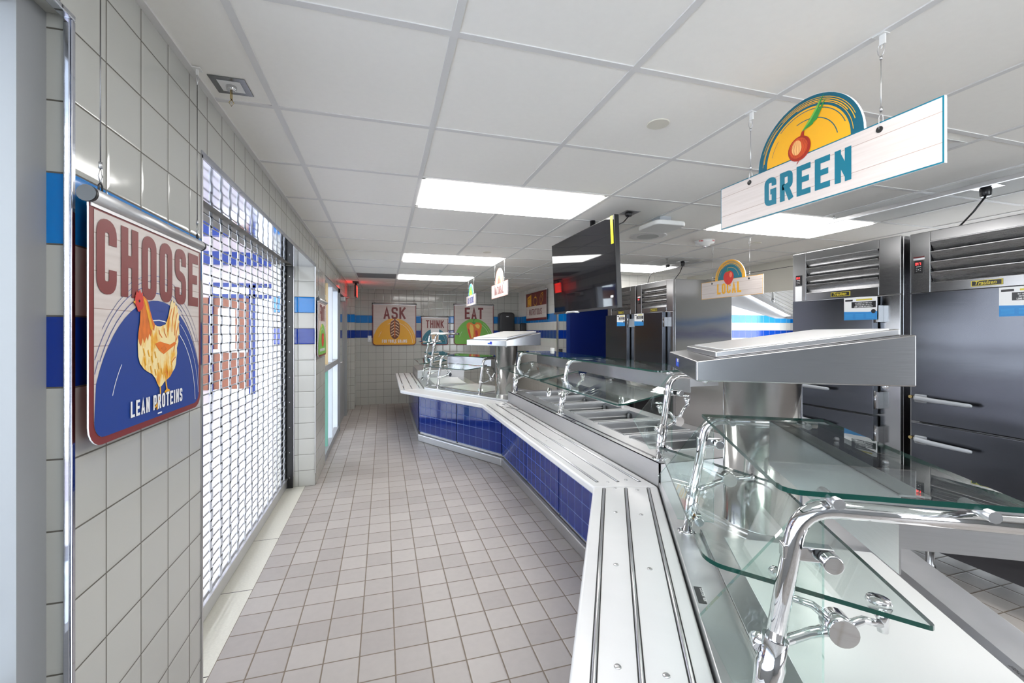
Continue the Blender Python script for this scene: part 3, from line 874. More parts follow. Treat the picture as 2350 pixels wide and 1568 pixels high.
def guard_post(t, s, zb, H=.43, bracket=1, knob=True, arm=.48, pane_z=None, clamp_s=0.0, low=False):
    o_path = [(s, .048, zb)] + elbow((s, .048, zb), (s, .118, zb + H), (s, .5, zb + H), .062) + [(s, arm, zb + H)]
    p = MB('chrome')
    p.tube(o_path, .0165, 16)
    p.lathe((s, .048, zb), [(.034, 0), (.034, .003), (.02, .005)], 20)
    o = p.build('post', t)
    # sleeve
    f = lambda h: .048 + .07 * (h / H)
    c = MB('chrome')
    c.tube([(s, f(.045), zb + .045), (s, f(.07), zb + .07), (s, f(.125), zb + .125), (s, f(.13), zb + .13), (s, f(.175), zb + .175)], [.018, .023, .026, .023, .023], 16)
    c.build('sleeve', o)
    if bracket:
        d = -bracket
        g = MB('chrome')
        hub = (s + d * .05, .205, zb + .18)
        ball = (s + d * .012, .052, zb + .155)
        g.tube([(s + .0, .05, zb + .15), ball, (s + d * .03, .09, zb + .145), (s + d * .045, .15, zb + .165), hub], [.012, .019, .011, .010, .012], 12)
        g.tube([(s + d * .03, .205, zb + .18), (s + d * .075, .205, zb + .18)], .026, 20)
        for (cy, cz, cpz) in ((.115, .205, pane_z(.115)), (.290, .185, pane_z(.29))):
            zc = cpz - .03
            mid = (s + d * .055, (.205 + cy) / 2, (zb + .2 + zc) / 2 + .008)
            g.tube([hub, mid, (s + d * .075, cy, zc)], [.010, .0075, .007], 10)
            g.tube([(s + d * .075, cy, zc - .014), (s + d * .078, cy, cpz - .02), (s + d * .085, cy, cpz - .003)], [.009, .012, .020], 12)
            g.lathe((s + d * .09, cy, cpz + .0075), [(.022, 0), (.019, .006), (.006, .009)], 16)
        g.build('pane_bracket', t)
    if knob:
        d = 1
        for (kt, kz) in ((.155, H - .085),) + (((.085, .055),) if low else ()):
            k = MB('chrome')
            y0 = .048 + .07 * kz / H
            k.box(s - .012, s + .012, y0 - .018, kt + .016, zb + kz - .014, zb + kz + .014)
            k.m('black_rubber').cyl((s + .012, kt, zb + kz), (s + .026, kt, zb + kz), .013, 14)
            k.m('chrome').cyl((s + .026, kt, zb + kz), (s + .045, kt, zb + kz), .017, 18)
            k.build('glass_knob', t, bevel=.003)
    return o

def pane(t, s0, s1, zf, zk, y0, y1, name='front_pane', r=.05, s0b=None):
    """tilted lower glass pane"""
    pts = [(s0, y0)] + [(x, y) for x, y in arc(s1 - r, y0 + r, r, 270, 360, 6)] + [(x, y) for x, y in arc(s1 - .015, y1 - .015, .015, 0, 90, 3)] + [(s0 if s0b is None else s0b, y1)]
    f = lambda x, y: zf + (zk - zf) * (y - y0) / (y1 - y0)
    b = MB('glass').prism(pts, lambda x, y: f(x, y), lambda x, y: f(x, y) + .0095, side='glass_edge')
    return b.build(name, t)

def shelf(t, s0, s1, z, y0=.077, y1=.449, r=.035):
    pts = [(s0, y0)] + arc(s1 - r, y0 + r, r, 270, 360, 6) + [(s1, y1), (s0, y1)]
    MB('glass').prism(pts, z, z + .0095, side='glass_edge').build('top_shelf', t)
    for k in range(2):
        for yy in (.16, .38):
            ss = (s0 + .02, s1 - .03)[k]
            MB('steel').tube([(ss - .02, yy, z - .006), (ss + .045, yy, z - .006)], .010, 10).build('shelf_clip', t)

# ---- section D: nearest the camera
D = thing('serving_counter', 'angled serving counter nearest the camera with white tray slide and white cold slab', 'serving counter', OD, RADD)
section_body(D, LB, -RW * T15, RW * T15, ((.03, .70), (.712, 1.58)), .73, b0=-math.tan(PI / 6))
rail(D, LB, -RW * T15, RW * T15, ((.025, LB - .03),), (.075, .37, .80, 1.25))
cold_top(D, LB, -RW * T15, RW * T15, (.585, 1.52, .166, .622))
# maker's label and fine print on the deck
lb = MB('black').box(.905, .985, .008, .030, .7298, .7304)
o = lb.build('nameplate', D)
tx = MB('whiteprint'); word(tx, 'CUSTOM-AIR', 0, 0, .009, .0052, .0016, .0014, 0, 'whiteprint')
T = Matrix.Translation((.912, .0235, .7307)) @ Matrix.Rotation(0, 4, 'Z') @ Matrix.Rotation(-PI / 2, 4, 'X')
tx.build('nameplate_text', o, T=T)
tx = MB('grey_paint')
word(tx, 'THIS UNIT MUST NOT BE USED WITHOUT', 0, 0, .008, .0042, .0012, .0011, 0, 'black')
word(tx, 'PROPER INSTALLATION BY', 0, -.012, .008, .0042, .0012, .0011, 0, 'black')
word(tx, 'A QUALIFIED TECHNICIAN'.replace('Q', 'O'), 0, -.024, .008, .0042, .0012, .0011, 0, 'black')
T = Matrix.Translation((1.24, .640, .7436)) @ Matrix.Rotation(PI, 4, 'Z') @ Matrix.Rotation(-PI / 2, 4, 'X')
tx.build('fine_print', D, T=Matrix.Translation((0, 0, .0004)) @ T)

SG = 'sneeze guards along the serving line'
gd = thing('sneeze_guard', 'chrome and glass sneeze guard on the counter nearest the camera', 'sneeze guard', OD + Vector((0, 0, .7296)), RADD, SG)
pzD = lambda y: (1.006 - .7296) + (.930 - 1.006) * (y + .04) / .402
guard_post(gd, .5285, 0, bracket=0, knob=True, pane_z=pzD, low=True)
guard_post(gd, 1.359, 0, bracket=1, knob=True, pane_z=pzD)
# the bracket of the far post
g = MB('chrome')
g.tube([(.5285, .055, .15), (.5285, .052, .165), (.50, .09, .15), (.50, .14, .175), (.51, .2, .205)], [.012, .019, .011, .010, .012], 12)
g.tube([(.48, .2, .205), (.53, .2, .205)], .024, 18)
g.tube([(.51, .2, .205), (.51, .10, .24), (.51, .095, .265)], [.009, .008, .013], 10)
g.tube([(.51, .2, .205), (.51, .27, .215), (.51, .285, .222)], [.009, .008, .013], 10)
g.build('pane_bracket', gd)
pane(gd, .40, 1.315, 1.006 - .7296, .930 - .7296, -.04, .362, r=.04, s0b=.53)
shelf(gd, .66, 1.396, .463)
e = MB('glass').slab_yz([(-.052, .175), (.02, .03), (.17, .03), (.17, .43)] + arc(.165, .405 - .0, .03, 90, 150, 4), 1.322, 1.3315, edge='edge_pale')
e.build('end_pane', gd)
e = MB('glass').slab_yz([(-.052, .19), (.02, .03), (.15, .03), (.15, .43)] + arc(.145, .405, .03, 90, 150, 4), .49, .4995, edge='edge_pale')
e.build('end_pane', gd)
h = MB('steel').box(.60, 1.30, .308, .3115, .294, .448).box(1.297, 1.30, .3115, .60, .344, .440)
h.box(.60, 1.30, .308, .36, .444, .448)
h.build('light_housing', gd)

# ---- section C: hot wells
C = thing('serving_counter', 'straight middle serving counter with six open steam wells behind a steel upstand', 'serving counter', OB, RADC)
section_body(C, LC, T15 * -RW, T15 * -RW, ((.03, .86), (.875, 1.62), (1.635, 2.69)), .824, b0=0, b1=0)
rail(C, LC, -RW * T15, -RW * T15, ((.06, LC - .075),), (.14, .90, 1.72, LC - .13))
ZC = .8244
b = MB('steel_soft')
b.box(0, LC, 0, .012, RAILZ - .02, ZC)                       # upstand
b.prism([(0, .012), (LC, .012), (LC - .17, .64), (.17, .64)], RAILZ - .02, RAILZ - .01)
# deck with openings: wells in local s
ends = [4.587 - y for y in (4.42, 4.01, 3.60, 3.19, 2.78, 2.37)]
W0, W1, wl = .160, .660, .325
xs = []
b.box(.0, LC, 0, W0, ZC - .003, ZC)
b.box(.0, LC - .0, W1, DEP, ZC - .003, ZC)
b.box(.0, ends[0], W0, W1, ZC - .003, ZC)
for i in range(6):
    a = ends[i] + wl; e = ends[i + 1] if i < 5 else LC
    b.box(a, e, W0, W1, ZC - .003, ZC)
b.box(0, LC, DEP - .003, DEP, ZC - .06, ZC)
b.box(0, .003, 0, DEP, ZC - .11, ZC).box(LC - .003, LC, 0, DEP, ZC - .11, ZC)
b.m('steel_dark').box(.05, LC - .05, .045, .06, ZC, ZC + .0012)  # darker strip puts a dark reflection in the deck into the colour
b.build('deck', C)
for i in range(6):
    s = ends[i]
    w = MB('pan')
    d = .17
    w.box(s, s + .004, W0, W1, ZC - d, ZC + .004).box(s + wl - .004, s + wl, W0, W1, ZC - d, ZC + .004)
    w.box(s, s + wl, W0, W0 + .004, ZC - d, ZC + .004).box(s, s + wl, W1 - .004, W1, ZC - d, ZC + .004)
    w.m('steel_dark').box(s, s + wl, W0, W1, ZC - d - .004, ZC - d)
    w.m('pan').box(s + .004, s + .022, W0 + .004, W1 - .004, ZC - .045, ZC - .040)
    w.box(s - .012, s + .002, W0 - .004, W1 + .004, ZC, ZC + .012).box(s + wl - .002, s + wl + .012, W0 - .004, W1 + .004, ZC, ZC + .006)
    w.tube([(s + .03, W1 - .02, ZC - .09), (s + .03, W1 - .02, ZC - .02)], .012, 10)
    w.build('steam_well', C, bevel=.002)
lb = MB('black').box(1.62, 1.70, .02, .034, ZC, ZC + .0006).box(1.80, 2.12, .052, .056, ZC, ZC + .0016)
lb.build('nameplate', C)
gc = thing('sneeze_guard', 'long double chrome and glass sneeze guard over the steam wells of the middle counter', 'sneeze guard', OB + Vector((0, 0, ZC)), RADC, SG)
pz = lambda y: (1.063 - ZC) + (1.135 - 1.063) * (y + .04) / .4
for s in (.08, 1.36, 2.657):
    guard_post(gc, s, 0, bracket=1, knob=(s > 2), pane_z=pz, low=(s > 2))
pane(gc, -.20, 1.08, 1.063 - ZC, 1.135 - ZC, -.04, .36)
pane(gc, 1.12, 2.42, 1.063 - ZC, 1.135 - ZC, -.04, .36)
shelf(gc, .10, 1.335, .447); shelf(gc, 1.35, 2.60, .447)
h = MB('wedge').box(.10, 2.58, .308, .3115, .325, .437).box(2.577, 2.58, .3115, .50, .36, .43).box(.10, 2.58, .308, .40, .434, .437)
for k in range(12): h.lathe((.2 + k * .2, .33, .430), [(.005, -.004), (.005, .004)], 8)
h.build('light_housing', gc)
e = MB('glass').slab_yz([(-.065, .20), (.03, .04), (.17, .04), (.17, .42)] + arc(.165, .40, .03, 90, 150, 4), 2.600, 2.609, edge='edge_pale')
e.build('end_pane', gc)
MB('white_plastic').box(.12, .17, .46, .49, .448, .488).cyl((.14, .2, .452), (.14, .48, .452), .006, 8).build('cord_clip', gc, bevel=.004)

# ---- section B: mirror image of D
Bc = thing('serving_counter', 'angled far serving counter with blue tiled front panels and a white cold slab', 'serving counter', OB, RADB, mirror=True)
section_body(Bc, LB, -RW * T15, RW * T15, ((.03, .80), (.815, 1.60)), .73, b0=-math.tan(PI / 6))
rail(Bc, LB, -RW * T15, RW * T15, ((.03, .18), (.24, 1.0), (1.03, LB - .03)), (.06, .80, 1.3))
cold_top(Bc, LB, -RW * T15, RW * T15, (.56, 1.36, .166, .622))
gb = thing('sneeze_guard', 'chrome and glass sneeze guard on the angled far counter, below the fruit banner', 'sneeze guard', OB + Vector((0, 0, .7296)), RADB, SG, mirror=True)
pzB = lambda y: .29 + .025 * (y + .04) / .4
guard_post(gb, .5285, 0, bracket=1, knob=True, pane_z=pzB, low=True)
guard_post(gb, 1.359, 0, bracket=1, knob=False, pane_z=pzB)
pane(gb, .67, 1.47, .29, .315, -.04, .36)
# mirrored build: the rounded corner is drawn at the s1 side, fine for glass
shelf(gb, .52, 1.37, .447)
h = MB('wedge').box(.59, 1.474, .308, .3115, .325, .437).box(.59, 1.474, .308, .40, .434, .437)
h.build('light_housing', gb)

# ---- section A: far end along the corridor
OA = Vector((1.335 - LB * .5, 8.38, 0)); LA = 8.38 - (4.587 + LB * .866)
A = thing('serving_counter', 'last serving counter at the back of the room, ending near the think banner', 'serving counter', OA, RADC)
section_body(A, LA, 0, RW * T15, ((.03, 1.2), (1.215, 2.38)), .73)
rail(A, LA, 0, RW * T15, ((.03, .98), (1.02, 2.05), (2.09, LA - .04)), ())
Z = .7296
b = MB('steel_soft').prism([(0, 0), (LA, 0), (LA - T15 * .66, DEP), (0, DEP)], RAILZ - .07, Z)
b.build('deck', A, bevel=.003)
b = MB('steel').box(1.33, LA - .12, .11, .66, Z, Z + .014).m('white_solid').box(1.37, LA - .16, .16, .62, Z + .014, Z + .018)
b.build('white_slab', A, bevel=.002)
b = MB('steel_soft').box(.05, 1.22, .0, DEP, Z, .855)
b.build('raised_cabinet', A, bevel=.004)
ga = thing('sneeze_guard', 'tall two-tier chrome and glass guard at the back end of the serving line', 'sneeze guard', OA + Vector((0, 0, Z)), RADC, SG)
for s in (1.49, 2.32):
    p = MB('chrome')
    H = .735
    p.tube([(s, .048, 0)] + elbow((s, .048, 0), (s, .175, H), (s, .5, H), .06) + [(s, .50, H)], .0155, 14)
    p.lathe((s, .048, 0), [(.034, 0), (.034, .003), (.02, .005)], 20)
    for hh in (.10, .33, .53): p.tube([(s, .048 + .127 * hh / H, hh), (s, .048 + .127 * (hh + .09) / H, hh + .09)], .023, 14)
    p.build('post', ga)
    g = MB('chrome')
    for hz in (.20, .42, .63):
        g.tube([(s, .08, hz - .03), (s - .04, .14, hz - .02), (s - .05, .23, hz)], .009, 10)
        g.lathe((s - .05, .23, hz), [(.02, 0), (.017, .012)], 12)
    g.build('pane_bracket', ga)
for (z0, z1, a, e, y0, y1) in ((.305, .345, 1.10, 2.28, -.05, .33), (.60, .63, 1.35, 2.28, .0, .30), (.43, .44, 1.35, 2.25, .09, .38)):
    pane(ga, a, e, z0, z1, y0, y1, name='glass_shelf')
# ---- round columns with slanted stands
def stand(name, label, base, rot, mirror):
    t = thing(name, label, 'display stand', base + Vector((0, 0, .7296)), rot, 'slanted stands on round columns', mirror=mirror)
    zb = 1.326 - .7296
    c = MB('steel_mirror'); c.m('column')
    c.lathe((.362, .354, .0005), [(.140, 0), (.140, .004), (.137, .006), (.137, zb)], 48)
    c.build('column', t)
    s0, s1, y0, y1 = .062, .752, .042, .653
    hz = lambda y, a=.067, e=.156: zb + a + (e - a) * (y - y0) / (y1 - y0)
    b = MB('wedge')
    b.prism([(s0, y0), (s1, y0), (s1, y1), (s0, y1)], zb, lambda x, y: hz(y))
    b.build('wedge_housing', t, bevel=.005, segs=2)
    b = MB('steel')
    b.prism([(s0 + .06, y0 + .07), (s1 - .05, y0 + .07), (s1 - .05, y1 - .015), (s0 + .06, y1 - .015)], lambda x, y: hz(y), lambda x, y: hz(y) + .020)
    b.build('top_rim', t, bevel=.004)
    b = MB('white_solid')
    b.prism([(s0 + .085, y0 + .10), (s1 - .075, y0 + .10), (s1 - .075, y1 - .03), (s0 + .085, y1 - .03)], lambda x, y: hz(y) + .018, lambda x, y: hz(y) + .0235)
    b.build('white_slab', t, bevel=.002)
    b = MB('logoblue')
    b.box(.30, .37, y0 - .0015, y0 - .0003, zb + .018, zb + .05)
    b.m('white_plastic').box(.335, .37, y0 - .0018, y0 - .0014, zb + .038, zb + .051).m('stickerblue').box(.335, .368, y0 - .0021, y0 - .0017, zb + .026, zb + .034)
    b.build('logo_sticker', t)
    for x in (.1, .4, .7):
        for y in (.08, .6): MB('steel').lathe((x, y, zb - .012), [(.006, 0), (.009, .005), (.009, .012)], 10).build('screw', t)
    return t
M['column'] = steel('column_steel', .66, .13, wav=.0006, wscale=6, brush=.01, stretch=(3, 3, .3), tint=(1, .99, .97))
stand('display_stand', 'large slanted steel stand with white top on a round column, nearest the camera', OD, RADD, False)
stand('display_stand', 'smaller looking slanted steel stand on a round column at the far end of the wells', OB, RADB, True)

# ================================================================ REFRIGERATORS
def fridge(label, x, y, rot=RADC, hinge='r', sticker=.17, display=True, black=False, half=True, side=None):
    """front faces local -y; local x to the right as seen; origin at front centre on the floor"""
    t = thing('refrigerator', label, 'refrigerator', (x, y, 0), rot, 'stainless reach-in refrigerators')
    W, Dp, H = .745, .84, 2.115
    hw = W / 2
    b = MB('steel_frame')
    b.box(-hw, hw, .0, .03, .15, 1.735)
    b.m(side or 'steel_side').box(-hw, hw, .03, Dp, .15, H)
    b.m('steel_frame').box(-hw, -hw + .11, -.0, .03, 1.735, H).box(hw - .125, hw, -.0, .03, 1.735, H)
    b.box(-hw + .11, hw - .125, .0, .03, 1.735, 1.797).box(-hw + .11, hw - .125, 0, .03, 2.05, H)
    b.build('body', t, bevel=.004)
    g = MB('louver')
    for k in range(4):
        z = 2.05 - k * .0635
        g.sheet([(-hw + .113, .030, z - .060), (hw - .128, .030, z - .060), (hw - .128, -.004, z), (-hw + .113, -.004, z)], .0015)
        g.box(-hw + .113, hw - .128, -.006, .002, z - .003, z + .001)
    g.m('black').box(-hw + .11, hw - .125, .032, .034, 1.797, 2.05)
    g.build('louvre_grille', t)
    xl, xr = -hw + .045, hw - .122
    for (z0, z1, nm) in ((.935, 1.732, 'upper'), (.17, .925, 'lower')):
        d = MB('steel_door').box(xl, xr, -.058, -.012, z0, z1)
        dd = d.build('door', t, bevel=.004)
        MB('black_rubber').box(xl + .01, xr - .01, -.012, .0, z0 + .01, z1 - .01).build('gasket', dd)
        hz = z0 + .145 if nm == 'upper' else z1 - .10
        hx = xl + .035 if hinge == 'r' else xl + .035
        h = MB('grey_plastic')
        h.tube([(hx, -.062, hz), (hx + .02, -.092, hz + .002), (hx + .10, -.105, hz), (hx + .27, -.106, hz - .002), (hx + .285, -.104, hz - .002)], [.020, .019, .014, .011, .008], 10)
        h.box(hx - .008, hx + .05, -.075, -.058, hz - .025, hz + .025)
        h.build('handle', dd, bevel=.004)
        MB('brass').cyl((hx - .035, -.058, hz + .004), (hx - .035, -.068, hz + .004), .010, 14).build('lock', dd)
        for zz in (z0 + .10, z1 - .12):
            hh = MB('steel_frame').box(xr + .002, xr + .026, -.05, -.001, zz - .055, zz + .055).cyl((xr + .005, -.045, zz - .06), (xr + .005, -.045, zz + .06), .009, 12)
            hh.build('hinge', dd)
    # badge
    bz = 1.752
    g = MB('gold').box(-.066, .066, -.004, -.0003, bz - .002, bz + .030)
    g.m('black').box(-.062, .062, -.0046, -.0038, bz + .001, bz + .027)
    font_faces(g, 'Traulsen', .030, -.052, bz + .0055, .0051, 'gold', shear=.25, sx=.90, bold=.0006)
    g.m('gold').box(-.058, -.030, -.0056, -.0050, bz + .0255, bz + .0285)
    g.build('badge', t)
    # energy sticker
    if sticker is not None:
        g = MB('white_plastic'); cx = sticker; z1 = 1.728; w, hgt = .21, .155
        yy = .0588
        g.flat([(cx - w / 2, z1 - hgt), (cx + w / 2, z1 - hgt), (cx + w / 2, z1), (cx - w / 2, z1)], yy, 'whiteprint')
        g.flat([(cx - w / 2, z1 - hgt), (cx + w / 2, z1 - hgt), (cx + w / 2, z1 - .098), (cx + .05, z1 - .102), (cx - w / 2, z1 - .096)], yy + .0003, 'stickerblue')
        g.flat([(cx - w / 2 + .05, z1 - .072), (cx + w / 2 - .008, z1 - .072), (cx + w / 2 - .008, z1 - .030), (cx - w / 2 + .05, z1 - .030)], yy + .0003, 'black')
        g.flat([(cx - w / 2 + .008, z1 - .024), (cx - w / 2 + .058, z1 - .024), (cx - w / 2 + .058, z1 - .012), (cx - w / 2 + .008, z1 - .012)], yy + .0003, 'black')
        g.flat([(cx - .025, z1 - .022), (cx + .075, z1 - .022), (cx + .075, z1 - .012), (cx - .025, z1 - .012)], yy + .0003, 'gold')
        cword(g, 'SAY GOODBYE TO THROW AWAY', cx + .021, z1 - .043, .0075, .0035, .0012, .0011, yy + .0006, 'whiteprint')
        cword(g, 'REFRIGERATION & HELLO TO', cx + .021, z1 - .055, .0075, .0035, .0012, .0011, yy + .0006, 'whiteprint')
        cword(g, 'LONG LASTING RELIABILITY', cx + .021, z1 - .069, .010, .0042, .0013, .0015, yy + .0006, 'whiteprint')
        g.flat([(x_, z_) for x_, z_ in arc(cx + .083, z1 - .098, .014, 0, 360, 16)][:-1], yy + .0006, 'black')
        for q in range(3):
            for rr in range(5):
                g.flat([(cx - .097 + q * .068, z1 - .115 - rr * .0065 - .003), (cx - .045 + q * .068, z1 - .115 - rr * .0065 - .003), (cx - .045 + q * .068, z1 - .115 - rr * .0065), (cx - .097 + q * .068, z1 - .115 - rr * .0065)], yy + .0006, 'skyblue')
        g.build('door_sticker', t, uni=False)
    if display:
        g = MB('black').box(-hw + .030, -hw + .075, -.006, -.0003, 1.86, 1.94)
        word(g, '34.7', -hw + .035, 1.912, .015, .0075, .0015, .0022, .0066, 'led')
        g.flat(arc(-hw + .052, 1.883, .003, 0, 360, 10)[:-1], .0066, 'whiteprint')
        for q, r_ in ((-.010, .006), (.010, .006), (.010, -.006), (-.010, -.006)):
            g.flat([(-hw + .052 + q - .003, 1.882 + r_ - .001), (-hw + .052 + q + .003, 1.882 + r_ - .001), (-hw + .052 + q + .003, 1.882 + r_ + .001), (-hw + .052 + q - .003, 1.882 + r_ + .001)], .0066, 'whiteprint')
        g.flat([(-hw + .040, 1.900), (-hw + .066, 1.900), (-hw + .066, 1.9025), (-hw + .040, 1.9025)], .0066, 'whiteprint')
        g.build('temperature_display', t)
        g = MB('whiteprint')
        if black:
            g.box(-hw + .022, -hw + .082, -.002, -.0003, 1.945, 1.965).m('dkmaroon').box(-hw + .022, -hw + .082, -.0026, -.0018, 1.957, 1.966)
        else:
            g.box(-hw + .022, -hw + .078, -.002, -.0003, 1.73, 1.855)
        g.build('paper_label', t)
    for sx in (-hw + .06, hw - .06):
        for sy in (.08, Dp - .08): MB('steel').lathe((sx, sy, 0), [(.028, 0), (.028, .02), (.02, .03), (.024, .15)], 14).build('foot', t)
    return t
fridge('stainless refrigerator nearest the camera at the right edge, showing 34.7 on its display', 3.238, 1.550, math.radians(-92), black=True, sticker=.185)
fridge('stainless refrigerator behind the near slanted stand, beside the kitchen opening', 3.20, 2.318, math.radians(-89))
fridge('stainless refrigerator of the far pair with its wavy side panel showing, nearer the camera', 3.25, 4.63, sticker=-.235, black=True)
fridge('stainless refrigerator of the far pair, partly behind the hanging television', 3.25, 5.405, sticker=.10, display=False)

# ================================================================ HANGING SIGNS
def hang_sign(label, text, x, yc, col_edge, col_arc, col_in, art, tcol, zb=1.936, w=.775, h=.178, th=.010, cw=.052, tx=-.02):
    t = thing('hanging_sign', label, 'sign', (x, yc, zb), RADC, 'pale plank signs hung from the ceiling grid')
    hw = w / 2
    ar = .192; ax = 0.0
    out = [(-hw, 0), (hw, 0), (hw, h)] + [(ax + ar, h)] + arc(ax, h, ar, 0, 180, 28)[1:-1] + [(ax - ar, h), (-hw, h)]
    b = MB('whiteprint').slab_xz([(-hw, 0), (hw, 0), (hw, h), (-hw, h)], -th / 2, th / 2)
    b.m('whiteprint').slab_xz([(ax + ar, h)] + arc(ax, h, ar, 0, 180, 28)[1:-1] + [(ax - ar, h)], -th / 2, th / 2)
    for sd in (1, -1):
        k = th / 2
        def F(pts, o, m_):
            b.m(m_); b.poly([(x_, -sd * (k + o), z_) for x_, z_ in pts])
        F([(-hw, 0), (hw, 0), (hw, h), (-hw, h)], .0004, col_edge)
        F(arc(ax, h - .001, ar, 0, 180, 28), .0004, col_arc)
        F(arc(ax, h, ar * .80, 0, 180, 28), .0008, col_in)
        F([(-hw + .004, .004), (hw - .004, .004), (hw - .004, h - .004), (-hw + .004, h - .004)], .0010, 'plank')
    off0 = th / 2
    for rr, wd, a0, a1, mt in ((.93, .0018, 20, 160, col_in), (.90, .0025, 15, 120, col_in), (.87, .003, 30, 172, col_in), (.845, .002, 5, 100, col_in), (.89, .0015, 130, 176, col_in), (.76, .0025, 20, 130, col_arc), (.60, .0028, 12, 105, col_arc), (.70, .0015, 140, 165, col_arc)):
        b.stroke(arc(ax, h, ar * rr, a0, a1, 24), wd, off0 + .0012, mt)
    word(b, text, -word_width(text, cw, .015, .020) / 2 + tx, .036, .106, cw, .015, .020, off0 + .0016, tcol)
    art(b, ax, h, off0 + .002)
    o = b.build('board', t, uni=False)
    for sx in (-.235, .235):
        g = MB('black_rubber')
        n = 16
        g.lathe((0, 0, 0), [(.009, -.002), (.0115, 0), (.009, .002)], 16)
        gm = g.build('grommet', t, T=Matrix.Translation((sx, 0, h - .022)) @ Matrix.Scale(1, 4) @ Matrix.Rotation(PI / 2, 4, 'X') @ Matrix.Scale(1.0, 4))
        for v in gm.data.vertices: v.co.y *= 4.0 if abs(v.co.y) > 0 else 1
        wv = MB('steel')
        zt = CEIL - zb
        wv.tube([(sx, -.008, h - .022), (sx - .003, -.004, h + .015), (sx, 0, h + .035)], .0011, 6)
        wv.tube([(sx, .008, h - .022), (sx + .003, .004, h + .015), (sx, 0, h + .035)], .0011, 6)
        wv.tube([(sx, 0, h + .033), (sx, 0, h + .045)], .004, 8)
        wv.tube([(sx, 0, h + .04), (sx, 0, zt - .075)], .0011, 6)
        wv.tube([(sx, 0, zt - .078), (sx, 0, zt - .068)], .0035, 8)
        lp = [(sx + .009 * math.sin(a), 0, zt - .048 - .020 * math.cos(a)) for a in [k * PI / 6 for k in range(13)]]
        wv.tube(lp, .0011, 6)
        wv.build('wire', t)
        hk = MB('white_plastic').box(sx - .016, sx + .016, -.013, .013, zt - .007, zt - .0045).box(sx - .003, sx + .012, -.003, .003, zt - .035, zt - .007)
        hk.tube([(sx, 0, zt - .035), (sx + .003, 0, zt - .042), (sx, 0, zt - .046)], .0015, 6)
        hk.build('ceiling_hook', t)
    return t

def art_onion(b, ax, h, o):
    # seen from the corridor: bulb lower left, leaves rising right
    cx, cz = ax - .020, h + .026
    b.flat(arc(cx, cz, .043, 0, 360, 28)[:-1], o, 'onion')
    b.flat(arc(cx - .003, cz + .003, .035, 0, 360, 24, rz=.035)[:-1], o + .0003, 'onionmid')
    b.flat(arc(cx - .009, cz + .006, .019, 0, 360, 20, rz=.026)[:-1], o + .0005, 'onionlite')
    for k in range(-4, 5): b.stroke([(cx + k * .006, cz + .036 - abs(k) * .003), (cx + k * .0105, cz), (cx + k * .006, cz - .036 + abs(k) * .003)], .0009, o + .0007, 'onion')
    b.flat([(cx + .002, cz + .038), (cx + .010, cz + .056), (cx + .020, cz + .062), (cx + .018, cz + .038)], o, 'onion')
    b.stroke([(cx - .002, cz - .042), (cx - .008, cz - .052)], .003, o, 'onion')
    for dx, top, mt in ((.082, .150, 'leaf'), (.070, .138, 'green'), (.090, .132, 'leaf'), (.062, .115, 'leaf')):
        b.flat([(cx + .010, cz + .055), (cx + .010 + dx * .42, cz + top * .62), (cx + .008 + dx, cz + top), (cx + .020 + dx * .50, cz + top * .56), (cx + .020, cz + .057)], o + .0003, mt)
def art_tomato(b, ax, h, o):
    cx, cz = ax - .012, h + .022
    b.flat([(cx + .066 * math.cos(a) * (1 - .14 * max(0, -math.sin(a))), cz + .066 * math.sin(a) * (1.18 if math.sin(a) < 0 else .95)) for a in [k * PI / 14 for k in range(28)]], o, 'red')
    b.flat(arc(cx + .028, cz + .018, .018, 0, 360, 16, rz=.026)[:-1], o + .0004, 'redlite')
    for a in (20, 60, 100, 150, 200): b.stroke([(cx - .006, cz + .056), (cx - .006 + .032 * math.cos(math.radians(a)), cz + .058 + .018 * math.sin(math.radians(a)))], .005, o + .0006, 'leaf')
    b.stroke([(cx - .006, cz + .056), (cx - .010, cz + .090)], .004, o + .0006, 'green')
def art_drop(b, ax, h, o):
    b.flat(arc(ax, h, .10, 0, 180, 20), o, 'yellow'); b.flat(arc(ax, h, .07, 0, 180, 20), o + .0004, 'coral')
    b.flat(arc(ax, h + .03, .034, 0, 360, 16)[:-1], o + .0008, 'red')
def art_eco(b, ax, h, o):
    b.flat(arc(ax, h, .11, 0, 180, 20), o, 'green'); b.flat(arc(ax, h, .08, 0, 180, 20), o + .0004, 'yellow'); b.flat(arc(ax, h + .04, .03, 0, 360, 16)[:-1], o + .0008, 'leaf')
hang_sign('large GREEN sign with an onion in its half-round top, hung nearest the camera', 'GREEN', 1.4221, 1.148, 'teal', 'teal_dk', 'amber', art_onion, 'teal', tx=-.004, cw=.052)
hang_sign('LOCAL sign with a red tomato in its half-round top, hung before the far fridges', 'LOCAL', GX + 6 * G + .05, 3.458, 'amber', 'amber', 'teal', art_tomato, 'amber', zb=1.838, tx=-.01, cw=.050)
hang_sign('NATURAL sign with a coral half-round top, hung beyond the television', 'NATURAL', 1.4221, 5.275, 'coral', 'coral', 'whiteprint', art_drop, 'maroon', tx=0, cw=.048)
hang_sign('ECO FRIENDLY sign with a blue and green top, hung furthest from the camera', 'ECO FRIENDLY', 1.4221, 7.115, 'blueprint', 'skyblue', 'green', art_eco, 'blueprint', tx=0, cw=.036)

